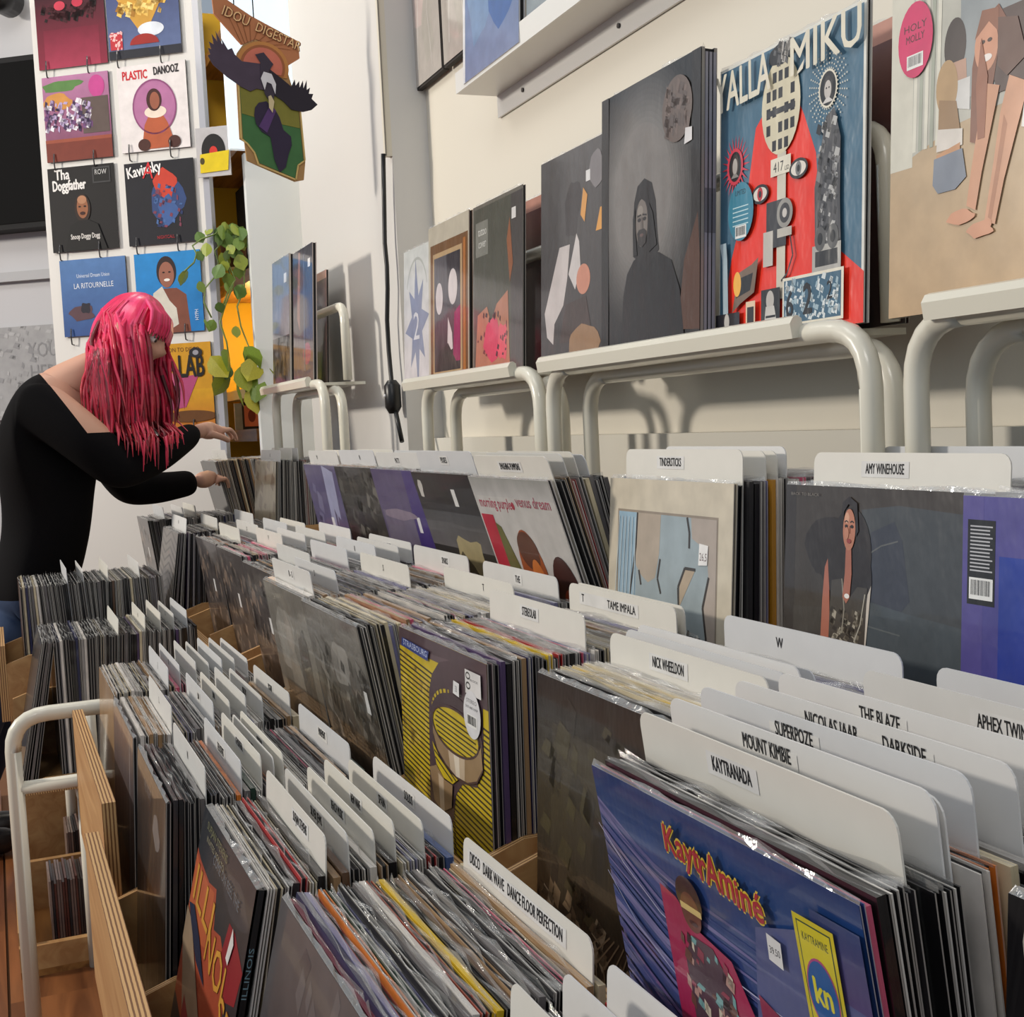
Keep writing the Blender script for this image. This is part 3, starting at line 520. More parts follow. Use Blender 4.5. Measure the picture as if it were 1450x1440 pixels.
# display shelf units over the wall tier
def top_unit(label, y0, y1, X=.90, zs=.095, yr0=None, yr1=None, loop=None, depth=.16):
    T = Thing('display_shelf', label, 'shelf', (X, (y0+y1)/2, -.03 if X > .85 else -.03))
    r_ = .0135
    yr0 = y0+.14 if yr0 is None else yr0; yr1 = y1 if yr1 is None else yr1
    m_ = MB(); n = 8
    # lipped front rail: rounded profile swept along y
    prof = [(-.008, -.014), (-.011, .004), (-.006, .012), (.0, .014), (.006, .010), (.008, -.012)]
    k = len(prof)
    for yy in (yr0, yr1): m_.v += [(X+a, yy, zs+b) for a, b in prof]
    m_.face([i for i in range(k)], WH); m_.face([k+i for i in reversed(range(k))], WH)
    for i in range(k): m_.face((i, k+i, k+(i+1) % k, (i+1) % k), WH)
    T.part('front_rail', m_, 'metal')
    m_ = MB(); m_.box(X+.004, yr0, zs-.012, X+depth, yr1, zs-.004, WH); T.part('shelf_plate', m_, 'metal')
    for dx, dy, dz in ((.014, 0, .0175), (.07, .03, 0)):
        m_ = MB(); a, b = y0+dy, y1-dy; x = X+dx; zl = zs-.0265+dz
        m_.tube([(x, a, -.5), (x, a, zl-.07)]+bend((x, a, zl-.07), (x, a, zl), (x, a+.075, zl))+[(x, b-.075, zl)]+bend((x, b-.075, zl), (x, b, zl), (x, b, zl-.07))+[(x, b, -.5)], r_, WH, seg=14)
        T.part('tube_loop', m_, 'metal')
    if loop:
        m_ = MB(); a, b, zt_ = loop; x = X+.105
        m_.tube([(x, a, zs), (x, a, zt_-.05)]+bend((x, a, zt_-.05), (x, a, zt_), (x, a+.06, zt_))+[(x, b-.06, zt_)]+bend((x, b-.06, zt_), (x, b, zt_), (x, b, zt_-.05))+[(x, b, zs)], .0125, WH, seg=12); T.part('back_loop', m_, 'metal')
    return T
top_unit('white display shelf holding the red and blue collage cover', 1.165, 2.03, yr0=1.28, yr1=2.04, loop=(1.24, 2.0, .33))
top_unit('white display shelf holding the framed-picture cover, beyond the first gap', 2.085, 2.72, yr0=2.17, yr1=2.82, loop=(2.135, 2.7, .32))
top_unit('white display shelf at the right edge under the beige floor cover', .30, 1.09, yr0=.30, yr1=1.05, loop=(.34, .99, .36))
top_unit('farthest white display shelf near the plant', 3.33, 3.95, X=.82, zs=.135, yr0=3.44, yr1=4.07, loop=(3.42, 3.85, .34))
# upper wall shelf: lip, plate and screwed flange
T = Thing('upper_wall_shelf', 'white angled metal shelf screwed high on the wall', 'shelf', (1.07, 1.6, .68))
m_ = MB(); m_.box(1.02, .3, .730, 1.118, 2.70, .736, (224, 222, 216)); T.part('plate', m_, 'metal')
m_ = MB(); m_.box(1.015, .3, .730, 1.02, 2.70, .775, (232, 232, 228)); T.part('lip', m_, 'metal')
m_ = MB(); m_.box(1.113, .3, .682, 1.118, 2.70, .730, (214, 214, 212)); T.part('flange', m_, 'metal')
for y in (2.55, 2.1, 1.6, 1.1):
    m_ = MB(); m_.tube([(1.1125, y, .706), (1.1095, y, .706)], .005, (60, 60, 62), seg=8); T.part('screw', m_, 'metal')

# ================================================================== records and divider cards
W = .315; HH = .315
DK = {'black': (20, 19, 21), 'charcoal': (48, 46, 48), 'grey': (104, 100, 100), 'light grey': (160, 156, 152), 'white': (214, 208, 200), 'cream': (206, 192, 160), 'brown': (92, 66, 48), 'tan': (160, 128, 92),
      'red': (176, 38, 40), 'orange': (206, 116, 44), 'yellow': (222, 186, 40), 'pink': (208, 92, 122), 'navy': (38, 42, 78), 'blue': (70, 92, 140), 'lavender': (128, 126, 160), 'rust': (150, 66, 48), 'green': (44, 66, 56), 'amber': (196, 138, 40), 'crimson': (120, 30, 50), 'purple': (80, 62, 100)}
PAL = {'dark': ['black']*7+['charcoal']*5+['grey']*4+['light grey']*2+['white', 'cream', 'navy', 'brown', 'purple'],
       'mix': ['black']*5+['charcoal']*3+['grey']*3+['light grey']*3+['white']*3+['cream', 'brown', 'tan', 'red', 'orange', 'lavender', 'pink', 'green', 'blue'],
       'light': ['light grey']*4+['white']*4+['cream']*3+['grey']*3+['black']*3+['tan', 'pink', 'lavender'],
       'wall': ['black']*4+['charcoal']*3+['grey']*3+['light grey']*2+['white', 'red', 'brown', 'tan', 'cream']}
def rec_mb(mb, kind, t, P, c=(255,)*3, seed=0):
    """one sleeve in its own frame (x thickness, y width from the near side, z height); P maps to the target frame"""
    b = len(mb.v); r = random.Random(seed)
    if kind == 'spine':
        mb.box(0, 0, 0, t, W, HH, c, 0); 
    else:
        mb.box(0, 0, 0, t*.17, W, HH, c, 0, near=1); mb.box(t*.83, 0, 0, t, W, HH, c, 0, near=1)
        mb.box(t*.17, .005, 0, t*.83, W-.002, HH-.0015, (255,)*3, 2)
        if kind == 'inner': mb.box(t*.4, .0015, .002, t*.62, W-.004, HH-.001, (225, 222, 214), 3)
    if kind != 'bare':   # clear outer sleeve standing a few millimetres above the card
        n = len(mb.v); k = 9; hgt = .006
        for i in range(k+1):
            y = W*i/k; dx = t*.5+t*.42*math.sin(i*2.1+seed*1.7); mb.v += [(dx, y, HH-.001), (dx+t*.25*math.sin(i*3.3+seed), y, HH+hgt*(.55+.45*math.sin(i*1.3+seed*2.2)))]
        for i in range(k): mb.face((n+2*i, n+2*i+2, n+2*i+3, n+2*i+1), (255,)*3, 4)
    if P:
        for i in range(b, len(mb.v)): mb.v[i] = tuple(P @ Vector(mb.v[i]))
RM = ['cover', 'edge', 'inner', 'paper', 'film']
KINDS = ['open', 'inner', 'spine', 'inner', 'open', 'spine']
PROTO = []
for i, kd in enumerate(KINDS):
    m_ = MB(); rec_mb(m_, kd, 1.0, None, seed=i)
    # built 1 m thick and squeezed by the object's x scale: every copy shares this mesh
    PROTO.append(m_.mesh('record_sleeve', RM))
def card_mesh(lean=0):
    m_ = MB(); w_, h_, r_ = .292, .352, .012
    pts = [(0, 0), (w_, 0)]+[(w_-r_+r_*math.cos(math.radians(a)), h_-r_+r_*math.sin(math.radians(a))) for a in (0, 22, 45, 67, 90)]+[(r_-r_*math.sin(math.radians(a)), h_-r_+r_*math.cos(math.radians(a))) for a in (0, 22, 45, 67, 90)]
    m_.prism(pts, (0, w_, 0), (0, -1, 0), (0, 0, 1), (-1, 0, 0), .0014, (255,)*3); return m_.mesh('divider_card', ['card'])
CARD = card_mesh()
TIER = {'front': -.44, 'mid': -.258, 'wall': -.085}
RECS = []; FEAT = []; CARDS = []
ORD = ['first', 'second', 'third', 'fourth', 'fifth', 'sixth', 'seventh', 'eighth', 'ninth', 'tenth']
def place(o, xt, y0, zt, lean, h):
    l = math.radians(lean); o.location = (xt+math.sin(l)*h, y0, zt-math.cos(l)*h+H); o.rotation_euler = (0, -l, 0)
def binfill(tier, y0, where, ents, pal, seq=None, zt=None, pitch=.0060, seed=0):
    """ents, front to back: (kind, x at sleeve-top height, lean degrees, options). Sleeves fill the room between."""
    zt = TIER[tier] if zt is None else zt; r = random.Random(seed+int(y0*100)); nd_ = 0; si = 0
    for i, e in enumerate(ents):
        kd, x, ln = e[0], e[1], e[2]; op = e[3] if len(e) > 3 else {}
        th = 0
        if kd == 'f': th = op.get('t', .006); FEAT.append((x, y0+op.get('dy', 0), zt, ln, th, op))
        if kd == 'd':
            nd_ += 1; th = .003; CARDS.append((x, y0, zt, ln, op, nd_, where))
        if i+1 < len(ents):
            nx = ents[i+1]
            if nx[0] == 'gap': continue
            if kd == 'gap' and False: pass
            a = x+th; b_ = nx[1]-.001; n = int((b_-a)/pitch)
            if n <= 0: continue
            st = (b_-a)/n
            for k in range(n):
                f = (k+.1)/n; l_ = ln+(nx[2]-ln)*f
                nm = None
                if seq and si < len(seq): nm = seq[si]
                si += 1
                RECS.append((a+st*k, y0+r.uniform(-.003, .004), zt+r.uniform(-.004, .003), l_, st*.86, nm or r.choice(PAL[pal]), r.randrange(len(KINDS)), ('ahead of the first card, ' if nd_ == 0 else 'behind the %s card, ' % ORD[nd_-1])+where))

# ------------------------------------------------------------------ printed covers
def a_plain(c, c2=None, specks=None, seed=1):
    def f(A):
        A.grad(0, 0, 1, 1, c, c2 or c)
        if specks: A.speck(.04, .04, .96, .96, 36, .07, specks, seed)
    return f
def a_vag(A):
    A.grad(0, 0, 1, 1, (86, 92, 140), (30, 64, 122)); A.grad(0, .86, 1, 1, (38, 72, 130), (28, 58, 112))
    r = random.Random(12)
    for i in range(46):   # brushed streaks sweeping down and to the right
        v = .93-.013*i+r.uniform(-.01, .01); k = r.uniform(.6, 1.1); c = r.choice([(92, 96, 150), (70, 84, 142), (112, 108, 160), (60, 76, 134), (104, 90, 144), (124, 120, 168), (52, 66, 120), (84, 88, 140)]); t = r.uniform(.003, .012); e = r.uniform(.45, 1.05)
        A.poly([(-.02, v+t), (.10, v-.05*k), (.24, v-.11*k), (.42, v-.15*k), (e, v-.17*k), (e, v-.17*k-t*.4), (.42, v-.15*k-t), (.24, v-.115*k-t), (.10, v-.055*k-t), (-.02, v-t)], c)
    A.poly([(.60, .60), (.80, .56), (1, .55), (1, .86), (.84, .90), (.66, .84)], (84, 92, 140)); A.grad(.86, .80, 1, .95, (84, 70, 120), (40, 60, 112))
    A.line([(0, .86), (.1, .79), (.25, .72), (.5, .68), (.8, .67)], .003, (190, 190, 216)); A.line([(0, .74), (.12, .64), (.3, .57), (.6, .54)], .003, (170, 174, 208))
    A.tu = (1, -.10)
    A.poly([(.36, .40), (.375, .80), (.44, .79), (.52, .74), (.64, .72), (.70, .62), (.72, .40)], (170, 38, 84)); A.ell(.50, .805, .052, .05, (60, 32, 38)); A.ell(.50, .775, .04, .045, (112, 64, 52)); A.rect(.46, .775, .545, .79, (222, 196, 130)); A.ell(.505, .752, .018, .006, (70, 30, 34)); A.poly([(.43, .4), (.44, .66), (.49, .72), (.57, .72), (.62, .66), (.64, .4)], (84, 60, 72)); A.speck(.43, .45, .63, .71, 60, .016, [(190, 150, 140), (120, 170, 170), (220, 210, 190), (60, 30, 40), (110, 70, 60), (150, 60, 80)], 4)
    A.tu = (1, -.06); A.poly([(.69, .40), (.69, .69), (.80, .66), (.96, .62), (.96, .4)], (146, 44, 76)); A.ell(.8, .60, .035, .04, (120, 80, 66)); A.ell(.8, .63, .04, .02, (50, 34, 36))
    A.tu = (1, -.09)
    for cc, b in (((226, 196, 64), .0066), ((176, 40, 56), .0018)):
        A.text('Kayt', .505, .895, .062, cc, width=.14, rot=-3, bold=b); A.text('rAm', .635, .875, .072, cc, width=.125, rot=-3, bold=b); A.text('iné', .75, .865, .060, cc, width=.09, rot=-3, bold=b)
    A.tu = (1, -.035)
    A.rect(.845, .655, .965, .93, (214, 198, 40)); A.rect(.855, .665, .955, .92, (60, 80, 60)); A.rect(.858, .668, .952, .917, (218, 204, 38)); A.text('KAYTRAMINE', .905, .885, .016, (50, 70, 60), width=.075); A.ell(.905, .79, .046, .07, (180, 70, 130)); A.ell(.905, .79, .043, .065, (30, 92, 160)); A.text('kn', .905, .77, .05, (226, 216, 60), width=.05, bold=.002); A.text('FEATURING', .905, .70, .011, (40, 90, 80), width=.06); A.text('PHARRELL', .905, .682, .011, (40, 90, 80), width=.06)
    A.tu = (1, -.06); A.poly([(.765, .795), (.81, .79), (.815, .845), (.77, .85)], (232, 232, 232)); A.text('39,50', .79, .812, .015, (50, 50, 60), width=.034)
    A.tu = (1, 0)
def a_glossy(A):
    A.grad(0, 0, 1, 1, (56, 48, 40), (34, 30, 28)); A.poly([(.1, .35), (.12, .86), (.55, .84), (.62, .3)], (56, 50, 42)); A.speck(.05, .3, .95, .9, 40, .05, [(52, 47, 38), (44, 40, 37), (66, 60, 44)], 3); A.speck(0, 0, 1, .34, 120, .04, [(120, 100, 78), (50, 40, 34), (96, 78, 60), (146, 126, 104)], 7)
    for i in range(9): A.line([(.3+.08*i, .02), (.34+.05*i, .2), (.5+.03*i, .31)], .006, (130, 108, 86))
def a_yellow(A):
    Y = (200, 176, 36); D = (78, 60, 66); K = (58, 46, 40); G = (148, 122, 92)
    A.rect(0, 0, 1, 1, Y); r = random.Random(3); A.speck(0, .1, .36, .9, 60, .03, [(206, 176, 60), (190, 160, 40), (214, 186, 70)], 3)
    def bars(u0, u1, v0, v1, sl=-.03):
        n = int((v1-v0)/.021)
        for i in range(n): v = v0+.021*i; A.poly([(u0, v), (u1, v+sl*(u1-u0)*3), (u1, v+sl*(u1-u0)*3+.0075), (u0, v+.0075)], K); A.l -= A.st
        A.l += A.st
    bars(0, .62, .0, .94); bars(.6, 1, 0, .84)
    A.rect(0, .925, 1, 1, (98, 80, 86)); A.poly([(0, .93), (.62, .955), (.5, .93), (.41, .87), (.37, .8), (.355, .7), (.345, .5), (.33, .3), (.4, .05), (.5, 0), (.62, .0), (.56, .25), (.64, .46), (.72, .52), (.86, .54), (.94, .62), (.95, .84), (1, .84), (1, 1), (0, 1)], D)
    A.ring(.62, .735, .22, .10, .016, Y, a0=95, a1=200, n=12); A.ring(.62, .735, .222, .102, .02, D, a0=98, a1=104); 
    for a in range(100, 200, 12): A.ring(.62, .735, .22, .10, .022, D, n=1, a0=a, a1=a+4)
    A.ell(.66, .69, .285, .145, (70, 54, 60)); A.ell(.66, .70, .25, .083, Y)
    for i in range(7): A.line([(.43+.015*abs(i-3), .645+i*.0185), (.89-.012*abs(i-3), .625+i*.0185)], .006, K)
    A.poly([(.41, .69), (.44, .655), (.53, .627), (.66, .617), (.79, .63), (.89, .665), (.93, .70), (.94, .62), (.88, .565), (.78, .535), (.66, .53), (.55, .55), (.45, .59), (.41, .64)], G); A.poly([(.58, .622), (.64, .617), (.76, .626), (.75, .534), (.66, .53), (.6, .54)], (196, 176, 152)); A.poly([(.64, .617), (.7, .62), (.7, .532), (.66, .53)], (222, 210, 192))
    A.ring(.66, .70, .25, .083, .01, (72, 50, 52)); A.line([(.41, .64), (.45, .59), (.55, .55), (.66, .53), (.78, .535), (.88, .565), (.94, .62)], .008, (72, 50, 52))
    A.poly([(.40, .61), (.47, .57), (.58, .535), (.68, .525), (.62, .495), (.52, .495), (.44, .53)], Y); A.line([(.42, .58), (.66, .515)], .007, K); A.line([(.43, .555), (.62, .505)], .007, K)
    A.poly([(.36, .50), (.44, .525), (.53, .49), (.62, .49), (.60, .40), (.5, .36), (.4, .38)], G); A.poly([(.46, .5), (.52, .49), (.52, .365), (.47, .365)], (190, 170, 146)); A.ell(.46, .30, .12, .05, Y); A.poly([(.34, .28), (.46, .25), (.58, .28), (.55, .16), (.4, .16)], G)
    A.poly([(.06, .965), (.40, .955), (.38, .915), (.05, .93)], (44, 62, 128)); A.text('STRASBOURG', .225, .933, .024, (190, 200, 226), width=.30, rot=-2)
    A.rect(.80, .87, .955, .955, (222, 220, 218)); A.ring(.83, .935, .02, .011, .006, (60, 60, 60), n=10); A.ring(.83, .90, .02, .011, .006, (60, 60, 60), n=10); A.text('BLOCK', .89, .92, .008, (120, 120, 120), width=.08)
    A.ell(.86, .80, .085, .085, (222, 222, 224)); A.text('STEREO', .86, .84, .014, (90, 90, 92), width=.1); A.text('DOT AND LOOP', .86, .82, .009, (90, 90, 92), width=.12); barcode(A, .81, .755, .91, .80, 5); A.poly([(.67, .845), (.735, .84), (.74, .89), (.68, .893)], (232, 232, 232)); A.text('33', .705, .855, .022, (80, 80, 90))
def a_torn(A):
    A.rect(0, 0, 1, 1, (206, 196, 176)); A.rect(.08, .02, .90, .87, (150, 138, 124)); A.grad(.09, .03, .89, .86, (150, 158, 160), (158, 172, 178)); A.grad(.09, .02, .25, .86, (160, 178, 190), (150, 178, 196))
    A.poly([(.26, .86), (.245, .74), (.25, .64), (.30, .60), (.36, .575), (.42, .60), (.45, .7), (.46, .86)], (178, 164, 148)); A.poly([(.70, .86), (.71, .78), (.82, .74), (.84, .62), (.80, .52), (.83, .40), (.79, .26), (.80, .12), (.89, .1), (.89, .86)], (176, 164, 154))
    A.poly([(.62, .6), (.66, .66), (.74, .66), (.68, .58), (.62, .5)], (180, 162, 140))
    for l_ in ([(.26, .86), (.25, .72), (.20, .5)], [(.46, .68), (.44, .6), (.47, .54)], [(.28, .62), (.30, .56)], [(.67, .86), (.69, .80), (.69, .74)], [(.74, .66), (.66, .66), (.61, .58), (.62, .48)], [(.84, .64), (.80, .52), (.83, .4), (.79, .26), (.80, .12)], [(.70, .42), (.67, .34)]): A.line(l_, .012, (64, 60, 58))
    for i in range(6): A.line([(.10+i*.03, .84), (.06+i*.035, .4), (.03+i*.03, .1)], .005, (196, 206, 208))
    A.poly([(.765, .68), (.83, .685), (.835, .76), (.77, .765)], (240, 238, 236)); A.text('26,5', .80, .70, .03, (110, 90, 90)); A.text('tindersticks', .62, .12, .02, (90, 90, 96)); A.text('distractions', .62, .09, .02, (90, 90, 96))
def a_seated(A):
    A.grad(0, 0, 1, 1, (58, 54, 50), (62, 54, 48)); A.rect(0, 0, .06, 1, (50, 44, 42))
    A.poly([(.42, .1), (.42, .93), (.6, .95), (1, .93), (1, .1)], (66, 70, 74)); A.poly([(.44, .62), (.47, .86), (.58, .9), (.62, .84), (.66, .66), (.6, .6)], (54, 58, 70)); A.poly([(.43, .40), (.45, .64), (.66, .62), (1, .6), (1, .4)], (70, 78, 84)); A.line([(.44, .78), (.52, .82), (.6, .84)], .005, (96, 98, 98)); A.line([(.46, .56), (.62, .55)], .005, (92, 98, 100)); A.poly([(0, 0), (1, 0), (1, .3), (.5, .36), (0, .3)], (40, 40, 54)); A.poly([(.06, .1), (.06, .58), (.30, .60), (.30, .1)], (64, 60, 56))
    A.blob(.25, .80, .13, .10, (38, 30, 28), 5, amp=.12); A.ell(.37, .78, .105, .155, (38, 29, 28)); A.ell(.42, .70, .06, .11, (34, 26, 26)); A.ell(.29, .74, .08, .09, (38, 30, 28))
    A.poly([(.215, .38), (.225, .62), (.235, .73), (.25, .76), (.262, .66), (.27, .5), (.285, .38)], (172, 104, 84)); A.poly([(.425, .34), (.44, .5), (.462, .66), (.478, .69), (.47, .6), (.452, .44)], (206, 196, 184)); A.poly([(.405, .34), (.41, .52), (.43, .52), (.45, .34)], (178, 110, 84))
    A.poly([(.262, .38), (.268, .62), (.275, .69), (.33, .70), (.37, .64), (.41, .68), (.46, .68), (.452, .5), (.435, .36)], (68, 62, 56)); A.speck(.28, .46, .44, .6, 70, .013, [(170, 162, 146), (48, 42, 38), (120, 112, 98), (84, 76, 66)], 2); A.line([(.33, .70), (.345, .6), (.335, .52)], .005, (150, 144, 130)); A.line([(.45, .66), (.43, .56), (.40, .5)], .005, (176, 170, 156))
    A.poly([(.335, .64), (.345, .72), (.347, .80), (.375, .80), (.38, .72), (.372, .64), (.355, .62)], (172, 106, 86)); A.ell(.358, .645, .013, .008, (240, 236, 230))
    A.ell(.362, .862, .032, .068, (188, 124, 98)); A.poly([(.33, .86), (.334, .92), (.355, .945), (.375, .94), (.393, .9), (.396, .84), (.41, .86), (.40, .95), (.36, .97), (.325, .95), (.318, .86)], (36, 27, 27)); A.ell(.351, .90, .012, .018, (214, 160, 132))
    for u in (.348, .377): A.line([(u-.009, .886), (u, .891), (u+.009, .886)], .004, (30, 20, 20)); A.ell(u, .873, .008, .0055, (36, 24, 22))
    A.line([(.366, .875), (.367, .85)], .003, (146, 88, 70)); A.ell(.364, .825, .011, .0075, (156, 66, 62)); A.ell(.352, .85, .010, .02, (196, 134, 108))
    A.speck(.27, .40, .41, .47, 50, .013, [(150, 30, 50), (120, 26, 44), (190, 60, 70), (60, 26, 34)], 6); A.poly([(.19, .30), (.21, .43), (.25, .44), (.29, .36), (.30, .30)], (196, 180, 148)); A.poly([(.34, .30), (.35, .38), (.37, .38), (.38, .30)], (214, 208, 200)); A.poly([(.215, .32), (.225, .42), (.27, .44), (.30, .34)], (176, 110, 84)); A.text('BACK TO BLACK', .12, .965, .010, (130, 124, 116), width=.16)
def a_blue(A):
    A.grad(0, 0, 1, 1, (40, 44, 120), (88, 82, 150)); A.grad(.0, .0, .08, 1, (66, 58, 128), (92, 84, 150)); A.grad(.14, 0, 1, .84, (30, 40, 120), (36, 62, 156)); A.rect(.02, .70, .125, .935, (22, 22, 24)); 
    for i in range(13): A.rect(.03, .915-i*.0102, .105 if i % 3 else .115, .919-i*.0102, (190, 190, 194)); A.l -= A.st
    A.l += A.st; barcode(A, .028, .715, .118, .775, 9)
def a_white_red(A):
    A.grad(0, 0, 1, 1, (206, 200, 196), (196, 194, 190)); A.grad(0, .9, 1, 1, (190, 188, 186), (158, 158, 154)); A.rect(0, 0, 1, .4, (120, 100, 84)); A.tv = (1, .24); A.text('morning purple', .26, .60, .055, (170, 60, 84), width=.42, bold=.001); A.ell(.49, .62, .018, .02, (170, 50, 70)); A.text('venus dream', .74, .62, .055, (170, 96, 110), width=.40, bold=.001)
    A.rect(.02, .02, .18, .56, (186, 38, 62)); A.poly([(.18, .02), (.18, .52), (.24, .5), (.32, .3), (.34, .02)], (104, 104, 56)); A.tv = (1, .33); A.ell(.5, .16, .15, .25, (160, 84, 46)); A.ell(.5, .3, .12, .1, (96, 58, 44)); A.ell(.54, .1, .08, .16, (206, 120, 60)); A.ell(.84, .06, .15, .24, (66, 36, 34)); A.ell(.86, .0, .12, .14, (176, 70, 40))
def a_dark1(A):
    A.grad(0, 0, 1, 1, (64, 62, 60), (34, 32, 34)); A.tv = (1, .25); A.grad(0, .3, 1, .52, (110, 106, 106), (70, 70, 72)); A.blob(.62, .22, .24, .18, (176, 162, 124), 6); A.blob(.5, .12, .12, .14, (92, 84, 66), 8); A.rect(.62, .56, .68, .66, (226, 224, 222)); A.tv = (1, 0); A.blob(.1, .90, .04, .06, (200, 196, 190), 2)
def a_purple(A):
    A.grad(0, 0, 1, 1, (92, 84, 112), (84, 72, 110)); A.rect(.68, .34, 1, 1, (66, 50, 116)); A.tv = (1, .36); A.grad(.04, -.3, .68, .36, (120, 112, 124), (104, 96, 120)); A.rect(.74, .24, .8, .34, (226, 224, 226)); A.blob(.4, .34, .3, .04, (136, 122, 140), 4)
def a_lace(A):
    A.grad(0, 0, 1, 1, (60, 58, 56), (52, 50, 48)); A.speck(0, 0, 1, 1, 90, .06, [(84, 82, 78), (40, 38, 38), (110, 106, 100), (70, 66, 62)], 2); A.rect(.62, .34, .7, .46, (226, 224, 220))
def a_violet(A):
    A.grad(0, 0, 1, 1, (104, 100, 134), (84, 76, 116)); A.poly([(.5, .4), (.8, .5), (.9, .95), (.6, 1)], (156, 158, 190)); A.rect(.52, .46, .6, .58, (230, 230, 234)); A.speck(.1, .1, .9, .9, 20, .08, [(116, 112, 146), (92, 86, 120)], 9)
def a_beige(A):
    A.grad(0, 0, 1, 1, (168, 152, 124), (190, 176, 146)); A.speck(0, 0, 1, 1, 26, .08, [(200, 190, 166), (150, 130, 104)], 1)
def a_pale(A):
    A.grad(0, 0, 1, 1, (112, 108, 100), (132, 128, 120)); A.blob(.35, .7, .22, .2, (158, 154, 146), 2); A.poly([(.3, .1), (.34, .6), (.52, .66), (.62, .5), (.6, .1)], (148, 142, 132)); A.ell(.46, .74, .09, .1, (164, 156, 146)); A.blob(.75, .5, .14, .3, (92, 88, 82), 5)
def a_mist(A):
    A.grad(0, 0, 1, 1, (60, 58, 54), (112, 108, 102)); A.blob(.55, .76, .17, .12, (150, 146, 140), 2); A.blob(.5, .55, .3, .12, (86, 82, 78), 5); A.speck(.1, .35, .95, .8, 60, .07, [(70, 68, 64), (104, 100, 94), (128, 124, 118)], 4); A.line([(.1, .35), (.3, .3), (.5, .24), (.8, .22), (.95, .1)], .012, (124, 120, 114)); A.poly([(.86, .60), (.92, .6), (.92, .7), (.87, .7)], (240, 240, 238))
def a_dk_b(A):
    A.grad(0, 0, 1, 1, (92, 84, 80), (66, 60, 60)); A.speck(0, .1, 1, .9, 60, .06, [(110, 100, 94), (58, 52, 52), (130, 112, 100)], 3); A.rect(.55, .6, .62, .7, (230, 228, 226))
def a_flame(A):
    A.grad(0, 0, 1, 1, (44, 46, 50), (42, 46, 52)); A.blob(.75, .88, .2, .06, (58, 60, 66), 3)
    A.poly([(0, .84), (.08, .82), (.3, .80), (.44, .82), (.5, .70), (.62, .72), (.76, .66), (.84, .5), (.8, .3), (.5, .2), (0, .3)], (168, 76, 52)); A.poly([(0, .82), (.1, .80), (.3, .79), (.42, .80), (.4, .6), (.2, .56), (0, .62)], (190, 96, 60)); A.poly([(.66, .66), (.72, .80), (.82, .80), (1, .74), (.96, .62), (.82, .58)], (142, 32, 44)); A.poly([(.78, .52), (.98, .5), (.96, .36), (.84, .34)], (190, 90, 56))
    for cc, b in (((120, 60, 30), .004), ((214, 156, 62), .0016)):
        A.text('ILLI', .26, .66, .13, cc, width=.40, rot=-4, bold=b); A.text('NOI', .60, .56, .13, cc, width=.36, rot=-5, bold=b); A.text('SE', .86, .46, .12, cc, width=.22, rot=-6, bold=b)
    A.poly([(0, .62), (.12, .60), (.3, .50), (.55, .36), (.66, .2), (.4, .1), (.1, .4), (0, .5)], (158, 136, 112)); A.poly([(.02, .64), (.10, .60), (.3, .52), (.5, .5), (.3, .6), (.12, .66)], (34, 44, 70)); A.poly([(.2, .36), (.42, .3), (.4, .1), (.2, .1)], (150, 56, 60)); A.poly([(.38, .34), (.5, .3), (.5, .1), (.4, .1)], (104, 118, 112))
    A.text('SUFJAN STEVENS', .34, .945, .028, (126, 128, 92), width=.42, rot=-1); A.text('INVITES YOU TO', .34, .905, .022, (150, 146, 120), width=.36, rot=-1); A.text('COME ON FEEL THE', .58, .875, .034, (86, 104, 120), width=.5, rot=-1); A.poly([(.76, .70), (.80, .69), (.84, .77), (.80, .81)], (230, 228, 224))
def a_greyc(A):
    A.grad(0, 0, 1, 1, (50, 48, 52), (84, 82, 84)); A.speck(0, 0, 1, 1, 40, .05, [(70, 68, 72), (96, 94, 96)], 2); A.line([(.4, .1), (.44, .4), (.48, .1), (.54, .36)], .02, (176, 160, 80))
def a_c1(A):
    A.grad(0, 0, 1, 1, (52, 46, 44), (66, 64, 66)); A.blob(.42, .25, .3, .22, (96, 74, 62), 4); A.blob(.7, .8, .1, .07, (150, 148, 150), 3); A.line([(.3, .5), (.36, .1)], .05, (120, 112, 108)); A.text('THE NIGHT', .4, .88, .05, (150, 148, 150))
def a_c0(A):
    A.grad(0, 0, 1, 1, (96, 84, 84), (116, 108, 112)); A.blob(.5, .2, .3, .2, (150, 104, 80), 6); A.line([(.8, 0), (.84, 1)], .02, (190, 186, 190))
def a_dots(A):
    A.rect(0, 0, 1, 1, (26, 24, 26)); r = random.Random(4); k = 0
    for i in range(6):
        for j in range(6):
            c = [(222, 214, 196), (200, 190, 170), (214, 206, 196), (190, 120, 90), (120, 176, 170)][(i*2+j*3) % 5]; u = .1+i*.17; v = .93-j*.17-(i % 2)*.05; A.ell(u, v, .066, .075, c, n=18); A.poly([(u, v), (u+.05, v-.02), (u+.03, v-.06)], [(40, 130, 140), (176, 60, 50), (230, 224, 210)][k % 3]); k += 1
def a_pattern(A):
    A.rect(0, 0, 1, 1, (104, 98, 92))
    for i in range(14): A.line([(0, 1-i*.07), (.3, .93-i*.07), (.6, 1.0-i*.07), (1, .9-i*.07)], .02, (60, 56, 54))
